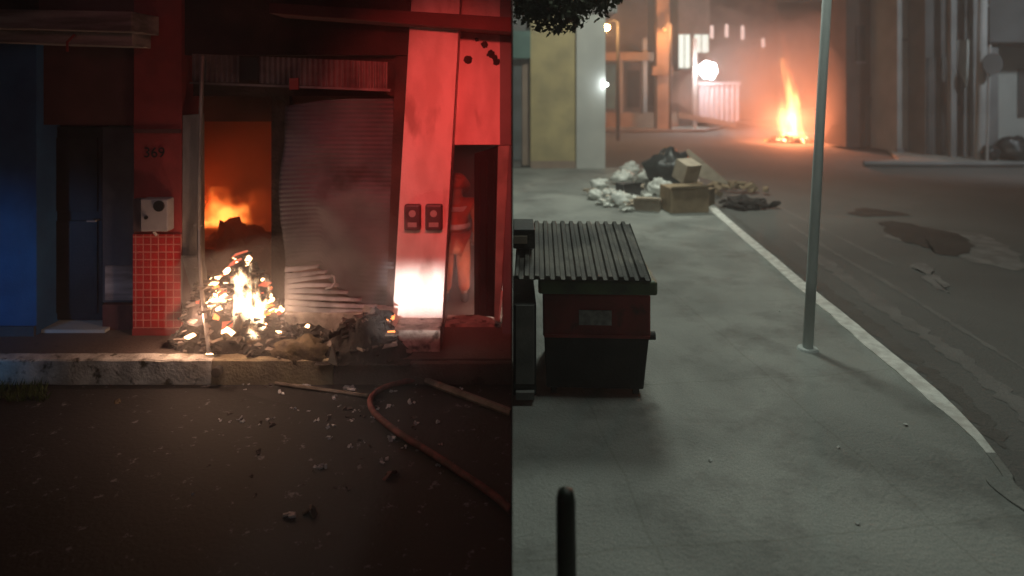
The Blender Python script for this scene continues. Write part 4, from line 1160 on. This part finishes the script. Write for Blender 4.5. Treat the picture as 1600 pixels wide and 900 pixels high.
def carton(px, py, w_, dp, h, rz, m_, label, tilt=0.0, z=0.0, lift=0.0):
    c = G(px, py, z); t = empty('cardboard_box', (c.x, c.y, z + lift), label, 'box', 'boxes in the rubbish pile')
    t.rotation_euler = (tilt, 0, rz)
    def bb(x0, x1, y0, y1, z0, z1):
        q = MB(); q.box(x0, x1, y0, y1, z0, z1); return q
    def bld_(q, nm, mm, bev=.006):
        o = MB(); o.v = [v + Vector((c.x, c.y, z + lift)) for v in q.v]; o.f = q.f; o.m = q.m; o.sm = q.sm
        return o.build(nm, mm, t, bevel=bev)
    bld_(bb(-w_ / 2, w_ / 2, 0, dp, 0.002, h), 'carton', m_)
    q = MB(); q.add([(-w_ / 2, 0, h), (w_ / 2, 0, h), (w_ / 2 + .02, -.12, h + .07), (-w_ / 2 - .01, -.12, h + .05), (-w_ / 2, .004, h + .006), (w_ / 2, .004, h + .006), (w_ / 2 + .02, -.116, h + .076), (-w_ / 2 - .01, -.116, h + .056)], [(3, 2, 1, 0), (4, 5, 6, 7), (0, 1, 5, 4), (1, 2, 6, 5), (2, 3, 7, 6), (3, 0, 4, 7)])
    bld_(q, 'flap', m_, 0)
    return t
carton(988, 306, .45, .4, .26, .3, M['grey_d'], 'dark box sunk among the white bags')
carton(1010, 330, .52, .4, .22, -.35, M['card_l'], 'pale pinkish box at the front middle of the rubbish pile')
carton(1078, 333, .80, .6, .50, .14, M['card'], 'largest tan cardboard box at the kerb end of the pile')
carton(1078, 322, .42, .35, .42, .5, M['card_l'], 'pale box tilted on top of the rubbish pile', tilt=.35, lift=.48)
carton(1112, 322, .38, .4, .36, .9, M['card'], 'brown box right behind the kerb end of the pile')
m = MB(); c = G(1100, 300, 0); m.slab([(c.x - .10, c.y, .35), (c.x + .55, c.y, .18), (c.x + .58, c.y, .24), (c.x - .35, c.y, 1.02), (c.x - .42, c.y, .98)], .06)
tag(m.build('board', M['card_l']), 'pale board leaning over the top of the boxes', 'board')
m = MB()
c = G(1055, 300, 0)
m.smooth = True; m.blob((c.x, c.y + .6, .42), (.55, .45, .55), .5, 2, 9.1, 20, 12)
tag(m.build('dark_sack', M['bag_d']), 'dark brown black sack heaped behind the boxes', 'sack')
m = MB(); c = G(1165, 325, RZ); 
for k in range(26): m.shard((c.x + random.gauss(0, .3), c.y + random.gauss(0, .18), RZ + .05 + random.random() * .1), .12)
m.blob((c.x - .1, c.y, RZ + .08), (.38, .25, .16), .5, 2, 3.3)
tag(m.build('rubble', M['char']), 'dark brown rubble in the gutter right of the rubbish pile', 'rubble')
m = MB(); c = G(1135, 300, RZ)
for k in range(22): m.shard((c.x + random.gauss(0, .4), c.y + random.gauss(0, .3), RZ + .06 + random.random() * .15), .15)
tag(m.build('litter', M['card']), 'brown crushed litter on the road behind the kerb end of the pile', 'litter', kind='stuff')
for k, (u, v) in enumerate(((1340, 819), (1110, 720), (1218, 487), (1415, 665), (1310, 700))):
    c = G(u, v, 0); m = MB(); m.shard((c.x, c.y, .008), .018, seed=k)
    tag(m.build('pebble', M['white_r']), 'tiny pale pebble lying on the open grey pavement', 'pebble', 'pebbles on the pavement')

# ---------------- tree whose crown hangs into the top left of the street scene
tr = empty('tree', (2.15, 1.2, 0), 'dark leafy tree whose crown hangs over the pavement before the yellow wall', 'tree')
m = MB(); m.smooth = True
m.tube(smooth([Vector((3.05, 1.2, -.02)), Vector((3.0, 1.3, 1.6)), Vector((2.7, 1.9, 3.4)), Vector((2.0, 3.2, 4.6)), Vector((1.1, 4.8, 5.0)), Vector((.6, 5.9, 4.6))], 5), [.20 - .0055 * i for i in range(26)], 10)
m.tube([(1.6, 4.0, 4.85), (1.4, 5.2, 4.4), (1.0, 6.0, 4.0)], [.06, .04, .02], 8)
m.build('trunk', M['bark'], tr)
cwn = MB()
lobes = [(.78, 6.0, 3.50, .30), (.86, 6.1, 3.62, .26), (.08, 5.9, 3.38, .25), (.5, 5.9, 3.30, .24), (.10, 6.0, 3.55, .34), (.42, 6.1, 3.42, .36), (.30, 6.5, 3.75, .42), (.72, 6.2, 3.60, .30), (.12, 6.6, 3.85, .5), (.55, 6.4, 4.0, .5), (.85, 6.2, 3.95, .38), (.2, 6.0, 4.1, .5), (.62, 6.0, 3.50, .22), (.3, 5.9, 3.35, .22)]
for (x, y, z, r) in lobes:
    for k in range(int(9500 * r * r)):
        d_ = Vector((random.gauss(0, 1), random.gauss(0, 1), random.gauss(0, 1))).normalized() * r * random.random() ** .45
        p = Vector((x, y, z)) + d_ * (1 + .25 * noise.noise(d_ * 6))
        if p.x < .02: continue
        s = random.uniform(.022, .05); u_ = Vector((random.gauss(0, 1), random.gauss(0, 1), random.gauss(0, 1))).normalized()
        v_ = u_.cross(Vector((random.gauss(0, 1), random.gauss(0, 1), random.gauss(0, 1)))).normalized()
        cwn.add([p - u_ * s, p + v_ * s * .45, p + u_ * s, p - v_ * s * .45], [(0, 1, 2, 3)])
cwn.build('crown', M['leaf'], tr)

# ================================================================== air
hz = MB(); hz.box(-16, 62, -8, 78, -1.6, 13.2)
tag(hz.build('haze', smoke_mat('haze_air', .0075, (.88, .86, .85), even=True)), 'thin smoky night air', 'haze', kind='stuff')
